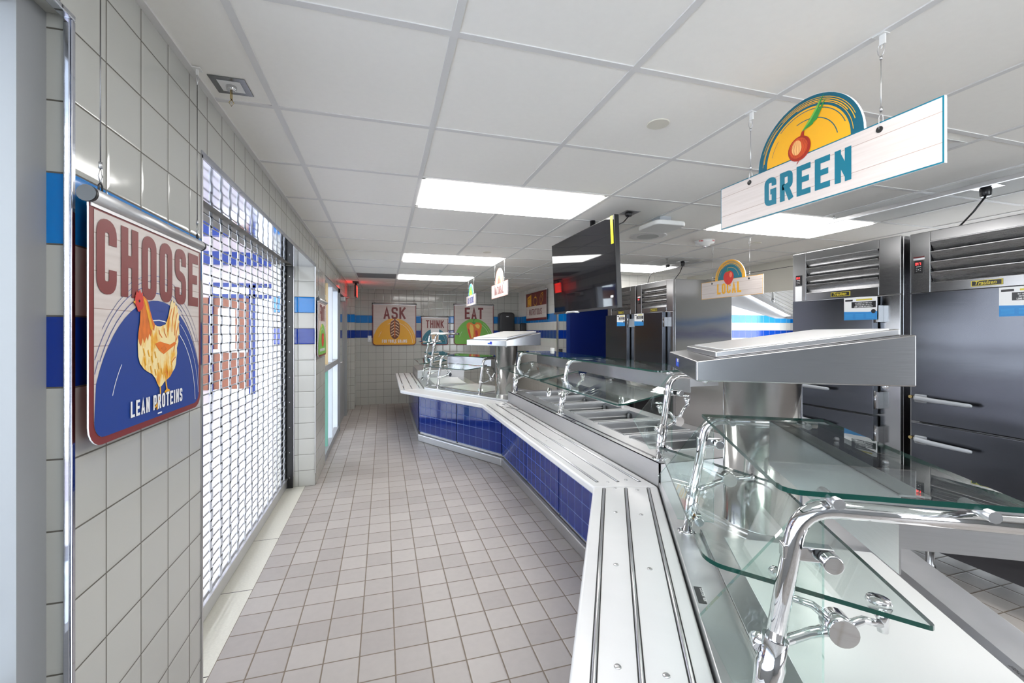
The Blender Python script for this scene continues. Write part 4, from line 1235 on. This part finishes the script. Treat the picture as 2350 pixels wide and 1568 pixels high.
# ---------------------------------------------------------------- banners
def banner(label, W, H, x, y, z, rot, title, th_, tcw, ttop, thgt, tgap, arch, sub, art, group, subz=.10, subh=.055, subcw=.017, archtop=.60, dark='maroon', tmat='maroon', wire=True, archx=.5, tx=.5):
    t = thing('hanging_banner', label, 'banner', (x, y, z), rot, group)
    b = MB(dark)
    hw = W / 2; r = .045 * (W / .574)
    b.slab_xz(rrect(-hw, hw, 0, H, r, corners=(1, 1, 0, 0)), -.0015, .0015, edge='whiteprint')
    e = .016 * (W / .574) if W < .7 else .014
    b.flat(rrect(-hw + e, hw - e, e, H - e, r * .8, corners=(1, 1, 0, 0)), .0021, 'plank')
    # arch clipped to the board
    U = lambda u, v: (-hw + u * W, v * H)
    ax0, at = archx, archtop
    pts = []
    rx = .50
    base = e / H
    for k in range(33):
        a = PI * k / 32
        u = ax0 + rx * math.cos(a); v = at * (math.sin(a) ** .95)
        u = min(max(u, e / W), 1 - e / W)
        pts.append(U(u, max(v, base)))
    low = rrect(-hw + e, hw - e, e, H * .3, r * .8, corners=(1, 1, 0, 0))
    bl = [p for p in low if p[1] < H * .29]
    side_v = .20
    body = [p for p in pts if p[1] > side_v * H]
    poly = [p for p in bl] + body
    b.flat(poly, .0026, arch)
    brush = 'whiteprint' if arch not in ('blueprint',) else 'blueprint'
    if arch == 'blueprint':
        for (f, a0, a1, wd) in ((1.06, 60, 150, .0020), (1.10, 35, 80, .0015), (1.12, 100, 165, .0016), (1.16, 40, 140, .0012), (1.04, 20, 60, .0022), (1.20, 62, 120, .0010), (1.08, 150, 175, .0018), (1.14, 15, 38, .0012)):
            s_ = [U(ax0 + rx * f * .96 * math.cos(math.radians(a_)), at * f * max(0, math.sin(math.radians(a_))) ** .95) for a_ in [a0 + (a1 - a0) * q / 14 for q in range(15)]]
            s_ = [p for p in s_ if abs(p[0]) < hw - e]
            if len(s_) > 2: b.stroke(s_, wd, .0030, 'blueprint')
    for (f, a0, a1, wd) in ((.84, 5, 112, .0030 * W / .574), (.78, 140, 158, .0022 * W / .574), (.93, 8, 60, .0018 * W / .574)):
        s_ = [U(ax0 + rx * f * math.cos(math.radians(a_)), at * f * max(0, math.sin(math.radians(a_))) ** .95) for a_ in [a0 + (a1 - a0) * q / 14 for q in range(15)]]
        b.stroke(s_, wd, .0031, 'whiteprint')
    cword(b, title, (tx - .5) * W, ttop * H - thgt * H, thgt * H, tcw * W, tgap * W, th_ * W * 1.25, .0034, tmat)
    art(b, U, W, H)
    if sub: cword(b, sub, 0, subz * H, subh * H, subcw * W, .010 * W, .0120 * W, .0050, 'whiteprint')
    b.flat([U(.485, .045), U(.525, .045), U(.525, .052), U(.485, .052)], .0045, 'whiteprint')
    b.build('printed_board', t, uni=False)
    rr = .017
    g = MB('alu').tube([(-hw + .004, 0, H + .012), (hw - .004, 0, H + .012)], rr, 18).box(-hw + .004, hw - .004, -.004, .004, H - .012, H + .004)
    g.build('top_rail', t)
    for sx in (-1, 1):
        MB('black').tube([(sx * (hw - .004), 0, H + .012), (sx * (hw + .006), 0, H + .012)], rr * 1.03, 18).build('end_cap', t)
    if wire:
        zt = CEIL - z
        for sx in (-hw + .042, hw - .022):
            wv = MB('black')
            wv.tube([(sx - .006, 0, H + .028), (sx - .006, 0, H + .042), (sx, 0, H + .048), (sx + .006, 0, H + .042), (sx + .006, 0, H + .028)], .0018, 6)
            wv.m('steel').tube([(sx, 0, H + .046), (sx - .007, 0, H + .062), (sx, 0, H + .082), (sx + .007, 0, H + .062), (sx, 0, H + .046)], .0012, 6)
            wv.tube([(sx, 0, H + .08), (sx, 0, H + .094)], .0036, 8)
            wv.m('steel_dark').tube([(sx, 0, H + .09), (sx, 0, zt - .06)], .0012, 6)
            wv.m('steel').tube([(sx, 0, zt - .06), (sx - .006, 0, zt - .04), (sx, 0, zt - .026), (sx + .006, 0, zt - .04), (sx, 0, zt - .06)], .0012, 6)
            wv.m('white_plastic').box(sx - .014, sx + .014, -.012, .012, zt - .009, zt - .0065).box(sx - .003, sx + .003, -.003, .003, zt - .028, zt - .009)
            wv.build('wire', t)
    return t

def art_hen(b, U, W, H):
    P = lambda pts: [U(u, v) for u, v in pts]
    o = .0040
    body = [(.296, .644), (.352, .651), (.385, .635), (.401, .621), (.42, .575), (.439, .536), (.463, .507), (.487, .50), (.514, .499), (.566, .511), (.59, .545), (.605, .583), (.62, .625), (.639, .654), (.652, .628), (.668, .641), (.672, .615), (.69, .622), (.69, .60), (.704, .60), (.70, .578), (.714, .57), (.706, .54), (.717, .53), (.71, .505), (.717, .465), (.70, .44), (.704, .415), (.686, .379), (.69, .35), (.68, .318), (.676, .29), (.662, .265), (.64, .25), (.616, .227), (.577, .211), (.556, .205), (.535, .19), (.520, .183), (.503, .183), (.485, .205), (.468, .232), (.439, .257), (.40, .272), (.369, .288), (.334, .32), (.321, .352), (.317, .414), (.321, .465), (.334, .517), (.338, .575)]
    b.flat(P(body), o, 'feather')
    b.flat(P([(.296, .644), (.352, .651), (.385, .635), (.401, .621), (.42, .575), (.439, .536), (.463, .507), (.455, .475), (.44, .485), (.425, .445), (.411, .462), (.40, .425), (.387, .446), (.37, .415), (.355, .44), (.342, .40), (.33, .414), (.319, .44), (.321, .465), (.334, .517), (.338, .575)]), o + .0004, 'neck')
    b.flat(P([(.36, .635), (.385, .625), (.41, .57), (.43, .52), (.445, .49), (.425, .475), (.405, .53), (.385, .58)]), o + .0008, 'amber')
    b.flat(P([(.463, .41), (.50, .375), (.545, .352), (.60, .374), (.68, .404), (.655, .415), (.61, .40), (.56, .41), (.51, .42)]), o + .0007, 'orange')
    b.flat(P([(.515, .385), (.545, .362), (.575, .378), (.55, .40)]), o + .0009, 'neck')
    for (u0, v0, u1, v1) in ((.63, .60, .585, .47), (.66, .61, .63, .47), (.69, .58, .66, .45), (.705, .52, .67, .41), (.695, .45, .65, .36), (.67, .33, .62, .29), (.50, .48, .53, .44), (.55, .49, .575, .44)):
        b.stroke(P([(u0, v0), ((u0 + u1) / 2 - .008, (v0 + v1) / 2), (u1, v1)]), .0030, o + .0006, 'orange')
    for (u0, v0) in ((.40, .38), (.43, .35), (.46, .37), (.49, .31), (.52, .28), (.37, .34), (.58, .28), (.62, .31), (.56, .25), (.36, .39), (.42, .30), (.46, .28)):
        b.stroke(P([(u0, v0), (u0 + .012, v0 - .035)]), .005, o + .0006, 'amber')
    b.flat(P([(.290, .62), (.296, .644), (.32, .652), (.345, .648), (.358, .63), (.36, .597), (.35, .582), (.334, .574), (.325, .565), (.312, .572), (.305, .59), (.293, .60)]), o + .0009, 'red')
    b.flat(P([(.293, .619), (.276, .610), (.292, .603)]), o + .0012, 'amber')
    b.flat(P([(.297, .645), (.305, .667), (.315, .655), (.33, .675), (.34, .655), (.352, .665), (.356, .64)]), o + .0008, 'red')
    b.flat(arc(*U(.325, .618), .0038, 0, 360, 8)[:-1], o + .0014, 'black')
    for pts in ([(.512, .185), (.514, .148), (.503, .115)], [(.505, .12), (.485, .098), (.463, .083)], [(.503, .115), (.49, .09), (.480, .069)], [(.566, .209), (.577, .167), (.580, .155)], [(.578, .16), (.556, .147)], [(.578, .16), (.605, .149)], [(.578, .16), (.58, .14)]):
        b.stroke(P(pts), .0062, o + .0003, 'amber')
def art_loaf(b, U, W, H):
    o = .0040
    cx, cz = U(.505, .40)
    b.flat([(cx + .115 * W * math.cos(a), cz + .245 * H * (abs(math.sin(a)) ** .75) * (1 if math.sin(a) > 0 else -1)) for a in [k * PI / 14 for k in range(28)]], o, 'crust')
    for k in range(6):
        z = cz + (-.19 + .072 * k) * H
        for sg in (-1, 1):
            b.flat([(cx + sg * .012 * W, z + .055 * H), (cx + sg * .095 * W, z), (cx + sg * .09 * W, z + .022 * H), (cx + sg * .02 * W, z + .078 * H)], o + .0004, 'crustlite')
    b.flat([(cx - .008 * W, cz - .2 * H), (cx + .008 * W, cz - .2 * H), (cx + .008 * W, cz + .2 * H), (cx - .008 * W, cz + .2 * H)], o + .0003, 'orange')
def art_pepper(b, U, W, H):
    o = .0040
    P = lambda pts: [U(u, v) for u, v in pts]
    b.flat(P([(.31, .48), (.32, .53), (.37, .565), (.43, .56), (.50, .55), (.56, .565), (.64, .56), (.69, .52), (.70, .46), (.68, .38), (.66, .28), (.64, .20), (.60, .14), (.54, .13), (.50, .145), (.46, .13), (.41, .14), (.38, .20), (.35, .30)]), o, 'orange')
    b.flat(P([(.40, .52), (.46, .50), (.49, .42), (.49, .28), (.47, .18), (.44, .17), (.42, .26), (.385, .40)]), o + .0004, 'yellow')
    b.flat(P([(.53, .50), (.60, .53), (.65, .48), (.63, .40), (.57, .42), (.54, .46)]), o + .0004, 'yellow')
    b.flat(P([(.53, .36), (.58, .36), (.60, .27), (.58, .18), (.54, .18)]), o + .0005, 'red')
    b.flat(P([(.345, .42), (.385, .38), (.40, .26), (.42, .17), (.39, .19), (.36, .30)]), o + .0005, 'red')
    b.stroke(P([(.50, .53), (.495, .58), (.50, .63), (.53, .665)]), .014, o + .0006, 'leaf')
    b.flat(P([(.44, .545), (.50, .52), (.55, .545), (.53, .565), (.50, .555), (.46, .565)]), o + .0006, 'leaf')
def art_cup(b, U, W, H):
    o = .0040
    P = lambda pts: [U(u, v) for u, v in pts]
    b.flat(P([(.34, .60), (.66, .60), (.63, .18), (.37, .18)]), o, 'whiteprint')
    b.flat(P([(.37, .45), (.63, .45), (.61, .22), (.39, .22)]), o + .0004, 'crustlite')
def art_apple(b, U, W, H):
    o = .0040
    P = lambda pts: [U(u, v) for u, v in pts]
    b.flat(P([(.40, .36), (.45, .42), (.52, .40), (.58, .43), (.66, .40), (.68, .32), (.65, .23), (.58, .17), (.52, .19), (.46, .17), (.41, .24)]), o, 'red')
    b.flat(arc(*U(.60, .34), .02, 0, 360, 12)[:-1], o + .0004, 'redlite')
    b.stroke(P([(.52, .39), (.53, .46)]), .006, o + .0004, 'crust')
    b.stroke(P([(.20, .30), (.22, .42), (.30, .52), (.42, .58)]), .02, o - .0004, 'yellow')
    for k in range(9): b.flat(P([(.20 + .065 * k, .09), (.245 + .065 * k, .09), (.245 + .065 * k, .14), (.20 + .065 * k, .14)]), o, 'whiteprint')
BG = 'roll-rail banners'
banner('large banner reading CHOOSE and LEAN PROTEINS with a golden hen, on the near left wall', .574, .530, -.600, 1.400, 1.241, PI / 2, 'CHOOSE', .041, .128, .947, .318, .030, 'blueprint', 'LEAN PROTEINS', art_hen, BG, subz=.072, subh=.075, subcw=.031, archtop=.632, tx=.497)
banner('banner reading FRUIT with a red apple on green, on the left wall past the grille', .60, .545, -.602, 4.715, 1.248, PI / 2, 'FRUIT', .038, .12, .945, .30, .03, 'green', '', art_apple, BG, archtop=.60)
banner('square banner reading ASK FOR WHOLE GRAINS with a bread loaf, on the back wall', .874, .845, .221, 9.165, 1.215, 0, 'ASK', .036, .145, .935, .29, .035, 'amber', 'FOR WHOLE GRAINS', art_loaf, BG, subz=.065, subh=.075, subcw=.030, archtop=.66)
banner('small banner reading THINK on teal, between the ASK and EAT banners', .572, .585, 1.050, 9.165, 1.212, 0, 'THINK', .034, .125, .905, .285, .03, 'teal', 'BEFORE YOU DRINK', art_cup, BG, subz=.095, subh=.06, subcw=.026, archtop=.60)
banner('square banner reading EAT with an orange pepper on green, on the back wall', .880, .862, 1.897, 9.165, 1.213, 0, 'EAT', .038, .132, .935, .29, .035, 'green', 'FRUIT', art_pepper, BG, subz=.065, subh=.075, subcw=.030, archtop=.66)
# NUTRITIOUS banner: maroon above, planks below
t = thing('hanging_banner', 'maroon banner reading NUTRITIOUS with yellow outline drawings, on the far right wall', 'banner', (2.905, 8.0, 1.725), RADC, BG)
b = MB('dkmaroon'); hw = .59; H = .56
b.slab_xz([(-hw, 0), (hw, 0), (hw, H), (-hw, H)], -.0015, .0015, edge='whiteprint')
b.flat([(-hw + .008, .045), (hw - .008, .045), (hw - .008, .285), (-hw + .008, .285)], .0021, 'plank')
b.flat([(-.50, .29), (-.26, .29), (-.26, .53), (-.50, .48)], .0024, 'amber')
b.stroke(arc(-.38, .36, .06, 200, 340, 10), .012, .0030, 'dkmaroon'); b.stroke([(-.44, .44), (-.32, .46)], .012, .003, 'dkmaroon')
b.stroke(arc(-.02, .38, .095, 0, 360, 20, rz=.085)[:-1], .012, .0024, 'amber', closed=True); b.flat(arc(-.02, .455, .035, 0, 360, 12, rz=.02)[:-1], .0026, 'amber'); b.stroke([(-.02, .46), (-.02, .52)], .01, .0028, 'amber')
b.stroke([(.25, .33), (.24, .42), (.30, .50), (.40, .52), (.41, .44), (.35, .34), (.30, .29)], .012, .0024, 'amber', closed=True); b.stroke([(.32, .42), (.38, .49)], .01, .0028, 'amber')
cword(b, 'NUTRITIOUS', -.02, .105, .125, .062, .020, .020, .0030, 'dkmaroon')
b.build('printed_board', t, uni=False)
MB('alu').tube([(-hw, 0, H + .010), (hw, 0, H + .010)], .014, 14).build('top_rail', t)
for sx in (-.52, .54):
    wv = MB('steel_dark').tube([(sx, 0, H + .02), (sx, 0, CEIL - 1.725 - .01)], .0014, 6)
    wv.m('white_plastic').box(sx - .014, sx + .014, -.012, .012, CEIL - 1.725 - .010, CEIL - 1.725 - .0065)
    wv.build('wire', t)

# ================================================================ TELEVISION and CEILING FITTINGS
t = thing('television', 'large black flat television hung from the ceiling on its side wall facing the corridor', 'television', (1.50, 3.08, 1.65), RADC)
tilt = Matrix.Rotation(math.radians(2.6), 4, 'X')
w, h = 1.10, .625
MB('black').box(-w / 2, w / 2, -.0, .035, 0, h).build('casing', t, T=tilt, bevel=.004)
MB('blackgloss').box(-w / 2 + .008, w / 2 - .008, -.0015, .0, .018, h - .008).build('screen', t, T=tilt)
MB('black').box(-w / 2, w / 2, -.004, .0, 0, .016).build('bottom_bezel', t, T=tilt)
MB('alu').tube([(-.28, -.003, .0), (-.22, -.02, .006), (-.10, -.02, .006), (-.04, -.003, .0)], .008, 8).build('sensor_bar', t, T=tilt)
MB('yellow_tag').box(w / 2 - .050, w / 2 - .018, -.0028, -.0015, h - .19, h - .004).build('energy_tag', t, T=tilt)
MB('whiteprint').box(w / 2 - .085, w / 2 - .05, -.0028, -.0015, .075, .09).build('small_label', t, T=tilt)
m_ = MB('black').box(-.06, .06, .05, .09, .12, .50).cyl((0, .10, .30), (0, .10, CEIL - 1.65 - .004), .022, 14).box(-.02, .02, .03, .10, .25, .35)
m_.build('ceiling_mount', t)

def ceiling_thing(name, label, cat, x, y, group=None, rot=0):
    return thing(name, label, cat, (x, y, CEIL - .0001), rot, group)
t = ceiling_thing('key_switch', 'square steel switch plate with a key in it, on the ceiling near the left wall', 'switch', -.527, 1.757)
MB('steel_dark').box(-.058, .058, -.058, .058, -.003, 0).build('plate', t, bevel=.002)
MB('whiteprint').box(-.036, .036, -.036, .036, -.0042, -.0031).build('paper_label', t)
MB('chrome').lathe((0, 0, -.02), [(.012, 0), (.016, .004), (.018, .016)], 18).build('lock', t)
MB('brass').box(-.002, .002, -.008, .008, -.05, -.018).tube([(.0, 0, -.05), (.008, 0, -.062), (0, 0, -.074), (-.008, 0, -.062), (0, 0, -.05)], .0015, 6).build('key', t)
for (x, y, lab) in ((1.125, 1.573, 'round cream blank cover in the ceiling tile nearest the GREEN sign'), (1.108, 4.632, 'round blank cover in the ceiling near the NATURAL sign'), (3.573, 3.410, 'round blank cover in the ceiling above the LOCAL sign'), (1.13, 7.6, 'round blank cover in the ceiling close to the back wall')):
    o = MB('cream').lathe((x, y, CEIL - .004), [(.044, 0), (.047, .002), (.047, .004)], 32).build('ceiling_cover')
    tag(o, lab, 'ceiling cover', 'round ceiling covers')
t = ceiling_thing('access_point', 'white rounded wireless access point standing off the ceiling behind the television', 'access point', 2.078, 2.862)
b = MB('white_plastic').slab_xz(rrect(-.135, .135, -.135, .135, .05), 0, .036)
b.build('housing', t, T=Matrix.Translation((0, 0, -.050)) @ Matrix.Rotation(PI / 2, 4, 'X') @ Matrix.Scale(-1, 4, (0, 1, 0)), bevel=.010)
MB('black').box(-.04, .04, -.02, .005, -.0515, -.0501).build('status_strip', t)
MB('grey_plastic').box(-.05, .05, -.05, .05, -.032, 0).build('mount', t)
t = ceiling_thing('ceiling_speaker', 'round off-white ceiling loudspeaker beyond the access point', 'loudspeaker', 2.35, 3.44)
MB('tgrid').lathe((0, 0, -.006), [(.10, 0), (.16, .001), (.168, .003), (.168, .006)], 36).build('bezel', t)
MB('spk').lathe((0, 0, -.0075), [(.098, 0), (.098, .002)], 30).build('mesh', t)
t = ceiling_thing('smoke_detector', 'white round smoke detector with red FIRE lettering on its rim', 'smoke detector', 3.0, 3.46)
MB('white_plastic').lathe((0, 0, -.055), [(.02, 0), (.045, .004), (.052, .02), (.085, .026), (.092, .055)], 32).build('body', t)
MB('chrome').lathe((0, 0, -.066), [(.006, 0), (.012, .004), (.018, .012)], 16).build('sensor', t)
g = MB('red')
for rot_ in (-150, -75):
    gg = MB('red'); cword(gg, 'FIRE', 0, 0, .013, .009, .003, .003, 0, 'red')
    a = math.radians(rot_)
    T = Matrix.Rotation(a + PI / 2, 4, 'Z') @ Matrix.Translation((0, -.0895, -.022)) @ Matrix.Rotation(math.radians(14), 4, 'X')
    gg.build('lettering', t, T=T)
def outlet(label, x, y, cord, big=True, plug='black'):
    t = ceiling_thing('ceiling_outlet', label, 'power outlet', x, y, 'ceiling power outlets')
    MB('steel').box(-.058, .058, -.058, .058, -.003, 0).build('plate', t, bevel=.001)
    MB('black').lathe((-.01, 0, -.06 if big else -.03), [(.020, 0), (.026, .006), (.028, .05 if big else .02), (.024, .056 if big else .026)], 18).build('plug', t)
    c = [(cx_ - x, cy_ - y, cz_ - CEIL) for cx_, cy_, cz_ in cord]
    MB('black').tube(c, .0055 if big else .0045, 8).build('cord', t)
outlet('ceiling power outlet feeding the television, with a short black cord', 1.76, 2.80, [(1.75, 2.80, 2.35), (1.70, 2.79, 2.30), (1.60, 2.76, 2.25), (1.545, 2.74, 2.20)], big=False)
outlet('ceiling outlet with a thick black plug above the nearer of the far fridges', 3.62, 4.55, [(3.61, 4.55, 2.32), (3.58, 4.56, 2.24), (3.50, 4.60, 2.12)])
outlet('ceiling outlet with a curved thin cord above the far pair of fridges', 3.62, 4.84, [(3.61, 4.84, 2.35), (3.52, 4.90, 2.33), (3.44, 4.98, 2.26), (3.42, 5.02, 2.12)], big=False)
outlet('ceiling outlet with a thick black plug over the refrigerator nearest the camera', 3.55, 1.70, [(3.54, 1.70, 2.32), (3.53, 1.75, 2.24), (3.50, 1.84, 2.118)])
t = ceiling_thing('curtain_track', 'long aluminium track hung just below the ceiling at the upper right', 'track', 3.30, 1.0)
MB('alu').box(-.014, .014, -1.6, 1.50, -.055, -.030).build('rail', t, bevel=.003)
k_ = MB('steel')
for yy in (-1.2, 0., 1.44): k_.cyl((0, yy, -.03), (0, yy, 0), .004, 8)
k_.build('hangers', t)
t = ceiling_thing('ceiling_hook', 'small dark hook on the ceiling grid above the far fridges', 'hook', 3.30, 4.44)
MB('steel_dark').box(-.012, .012, -.012, .012, -.004, 0).tube([(0, 0, 0), (0, 0, -.03), (.008, 0, -.042), (0, 0, -.052), (-.008, 0, -.042)], .003, 8).build('hook_wire', t)
t = ceiling_thing('air_diffuser', 'square white ceiling air diffuser behind the GREEN sign', 'air vent', GX + 4.5 * G, GY + .5 * G)
b = MB('white_paint')
for k in range(4):
    s_ = .26 - k * .06
    b.sheet([(-s_, -s_, -.012), (s_, -s_, -.012), (s_ - .03, -s_ + .03, .0), (-s_ + .03, -s_ + .03, .0)], .002)
    b.sheet([(s_, s_, -.012), (-s_, s_, -.012), (-s_ + .03, s_ - .03, .0), (s_ - .03, s_ - .03, .0)], .002)
    b.sheet([(s_, -s_, -.012), (s_, s_, -.012), (s_ - .03, s_ - .03, .0), (s_ - .03, -s_ + .03, .0)], .002)
    b.sheet([(-s_, s_, -.012), (-s_, -s_, -.012), (-s_ + .03, -s_ + .03, .0), (-s_ + .03, s_ - .03, .0)], .002)
b.build('louvres', t)
t = ceiling_thing('air_diffuser', 'square white ceiling air diffuser beyond the television', 'air vent', GX + 4.5 * G, GY + 6.5 * G)
b2 = MB('white_paint'); b2.v, b2.f, b2.mi, b2.sm = list(b.v), list(b.f), list(b.mi), list(b.sm); b2.build('louvres', t)

# EXIT sign
t = ceiling_thing('exit_sign', 'red glowing EXIT sign hung from the ceiling over the far left door', 'exit sign', -.47, 8.02, rot=PI / 2)
MB('black').box(-.10, .10, -.05, .05, -.022, 0).cyl((0, 0, -.07), (0, 0, -.02), .02, 12).build('canopy', t)
b = MB('black').box(-.155, .155, -.018, .018, -.27, -.07)
b.m('exitface').box(-.150, .150, -.0186, -.0181, -.265, -.075)
b.box(-.150, .150, .0181, .0186, -.265, -.075)
for sd in (0,):
    g = MB('exitred'); cword(g, 'EXIT', 0, -.235, .13, .055, .02, .018, .0195, 'whiteprint')
b.build('panel', t); g.build('lettering', t)

# ---------------------------------------------------------------- wall items at the back
t = thing('towel_dispenser', 'black paper towel dispenser on the back wall right of the EAT banner', 'dispenser', (2.60, BY, 1.50))
b = MB('black').slab_xz(rrect(-.165, .165, 0, .42, .07, corners=(0, 0, 1, 1)), -.24, -.002)
b.build('housing', t, bevel=.02, segs=3)
MB('whiteprint').box(-.03, .03, -.243, -.2405, .32, .335).m('white_plastic').box(-.12, .12, -.2, -.05, -.03, .0).build('paper', t)
t = thing('soap_dispenser', 'small black soap dispenser on the far right wall below the NUTRITIOUS banner', 'dispenser', (2.94, 8.72, 1.40), RADC)
MB('black').slab_xz([(-.06, 0), (.06, 0), (.05, .28), (-.05, .28)], -.12, -.002).build('housing', t, bevel=.015)
t = thing('hand_sink', 'stainless hand sink on the back wall, half hidden by the far column', 'sink', (2.55, BY, .80))
b = MB('steel_dark').box(-.28, .28, -.02, -.001, .08, .42)
b.build('splashback', t)
MB('steel').box(-.28, .28, -.42, -.02, .06, .09).box(-.28, -.27, -.42, -.02, -.08, .06).box(.27, .28, -.42, -.02, -.08, .06).box(-.28, .28, -.42, -.41, -.08, .06).box(-.27, .27, -.41, -.02, -.08, -.07).build('basin', t, bevel=.003)
MB('chrome').tube([(0, -.03, .18), (0, -.10, .20), (0, -.16, .15)], .009, 8).build('tap', t)
MB('steel').prism([(-.2, -.3), (.2, -.3), (.2, -.01), (-.2, -.01)], -.30, -.08).build('bracket', t)
t = thing('light_switch', 'small steel switch plate on the back wall left of the ASK banner', 'switch', (-.275, BY, 1.29))
MB('steel').box(-.036, .036, -.006, -.0005, 0, .125).build('plate', t, bevel=.002)
MB('white_plastic').box(-.014, .014, -.013, -.006, .04, .085).build('toggle', t)
t = thing('wall_outlet', 'small dark outlet box on the end of the far right wall, by the blue door', 'power outlet', (2.99, 6.962, 1.08))
MB('steel_dark').box(-.035, .035, -.012, -.0005, 0, .115).build('plate', t, bevel=.002)

# ---------------------------------------------------------------- kitchen hood in the opening on the right
t = thing('exhaust_hood', 'large stainless kitchen exhaust hood with slanted grease filters, seen past the fridges', 'exhaust hood', (4.75, 4.6, 2.0))
MB('cream').box(0, .03, -1.7, 1.35, 0, .285).m('cream').box(-.004, .03, -1.7, 1.35, .29, .378).m('black').box(-.001, .03, -1.7, 1.35, .284, .291).build('fascia', t)
b = MB('pan')
X = lambda x: x - 4.75
b.slab_xz([(X(4.78), .37), (X(4.78), -.0), (X(5.60), -.03), (X(6.66), -.27), (X(7.2), -.27), (X(7.2), .37)], 1.32, 1.35)
b.build('end_skirt', t)
b = MB('steel').sheet([(1.2, -1.7, .15), (1.2, 1.25, .15), (2.2, 1.25, -.24), (2.2, -1.7, -.24)], .01)
b.box(2.15, 2.25, -1.7, 1.32, -.28, -.23)
b.build('filter_bank', t)
b = MB('white_plastic')
for k in range(26):
    y = 1.18 - k * .11
    b.sheet([(1.22, y, .13), (1.22, y + .035, .13), (2.16, y + .035, -.24), (2.16, y, -.24)], -.03)
b.m('black')
b.build('filter_baffles', t)
MB('steel').box(.03, 2.4, -1.7, 1.35, .36, .375).build('inner_top', t)
for (x, y) in ((.75, .35), (.75, -.05)):
    g = MB('white_plastic').cyl((x, y, -.02), (x, y, .36), .016, 10).m('steel').lathe((x, y, -.08), [(.012, 0), (.02, .02), (.022, .06)], 12)
    g.build('fire_nozzle', t)
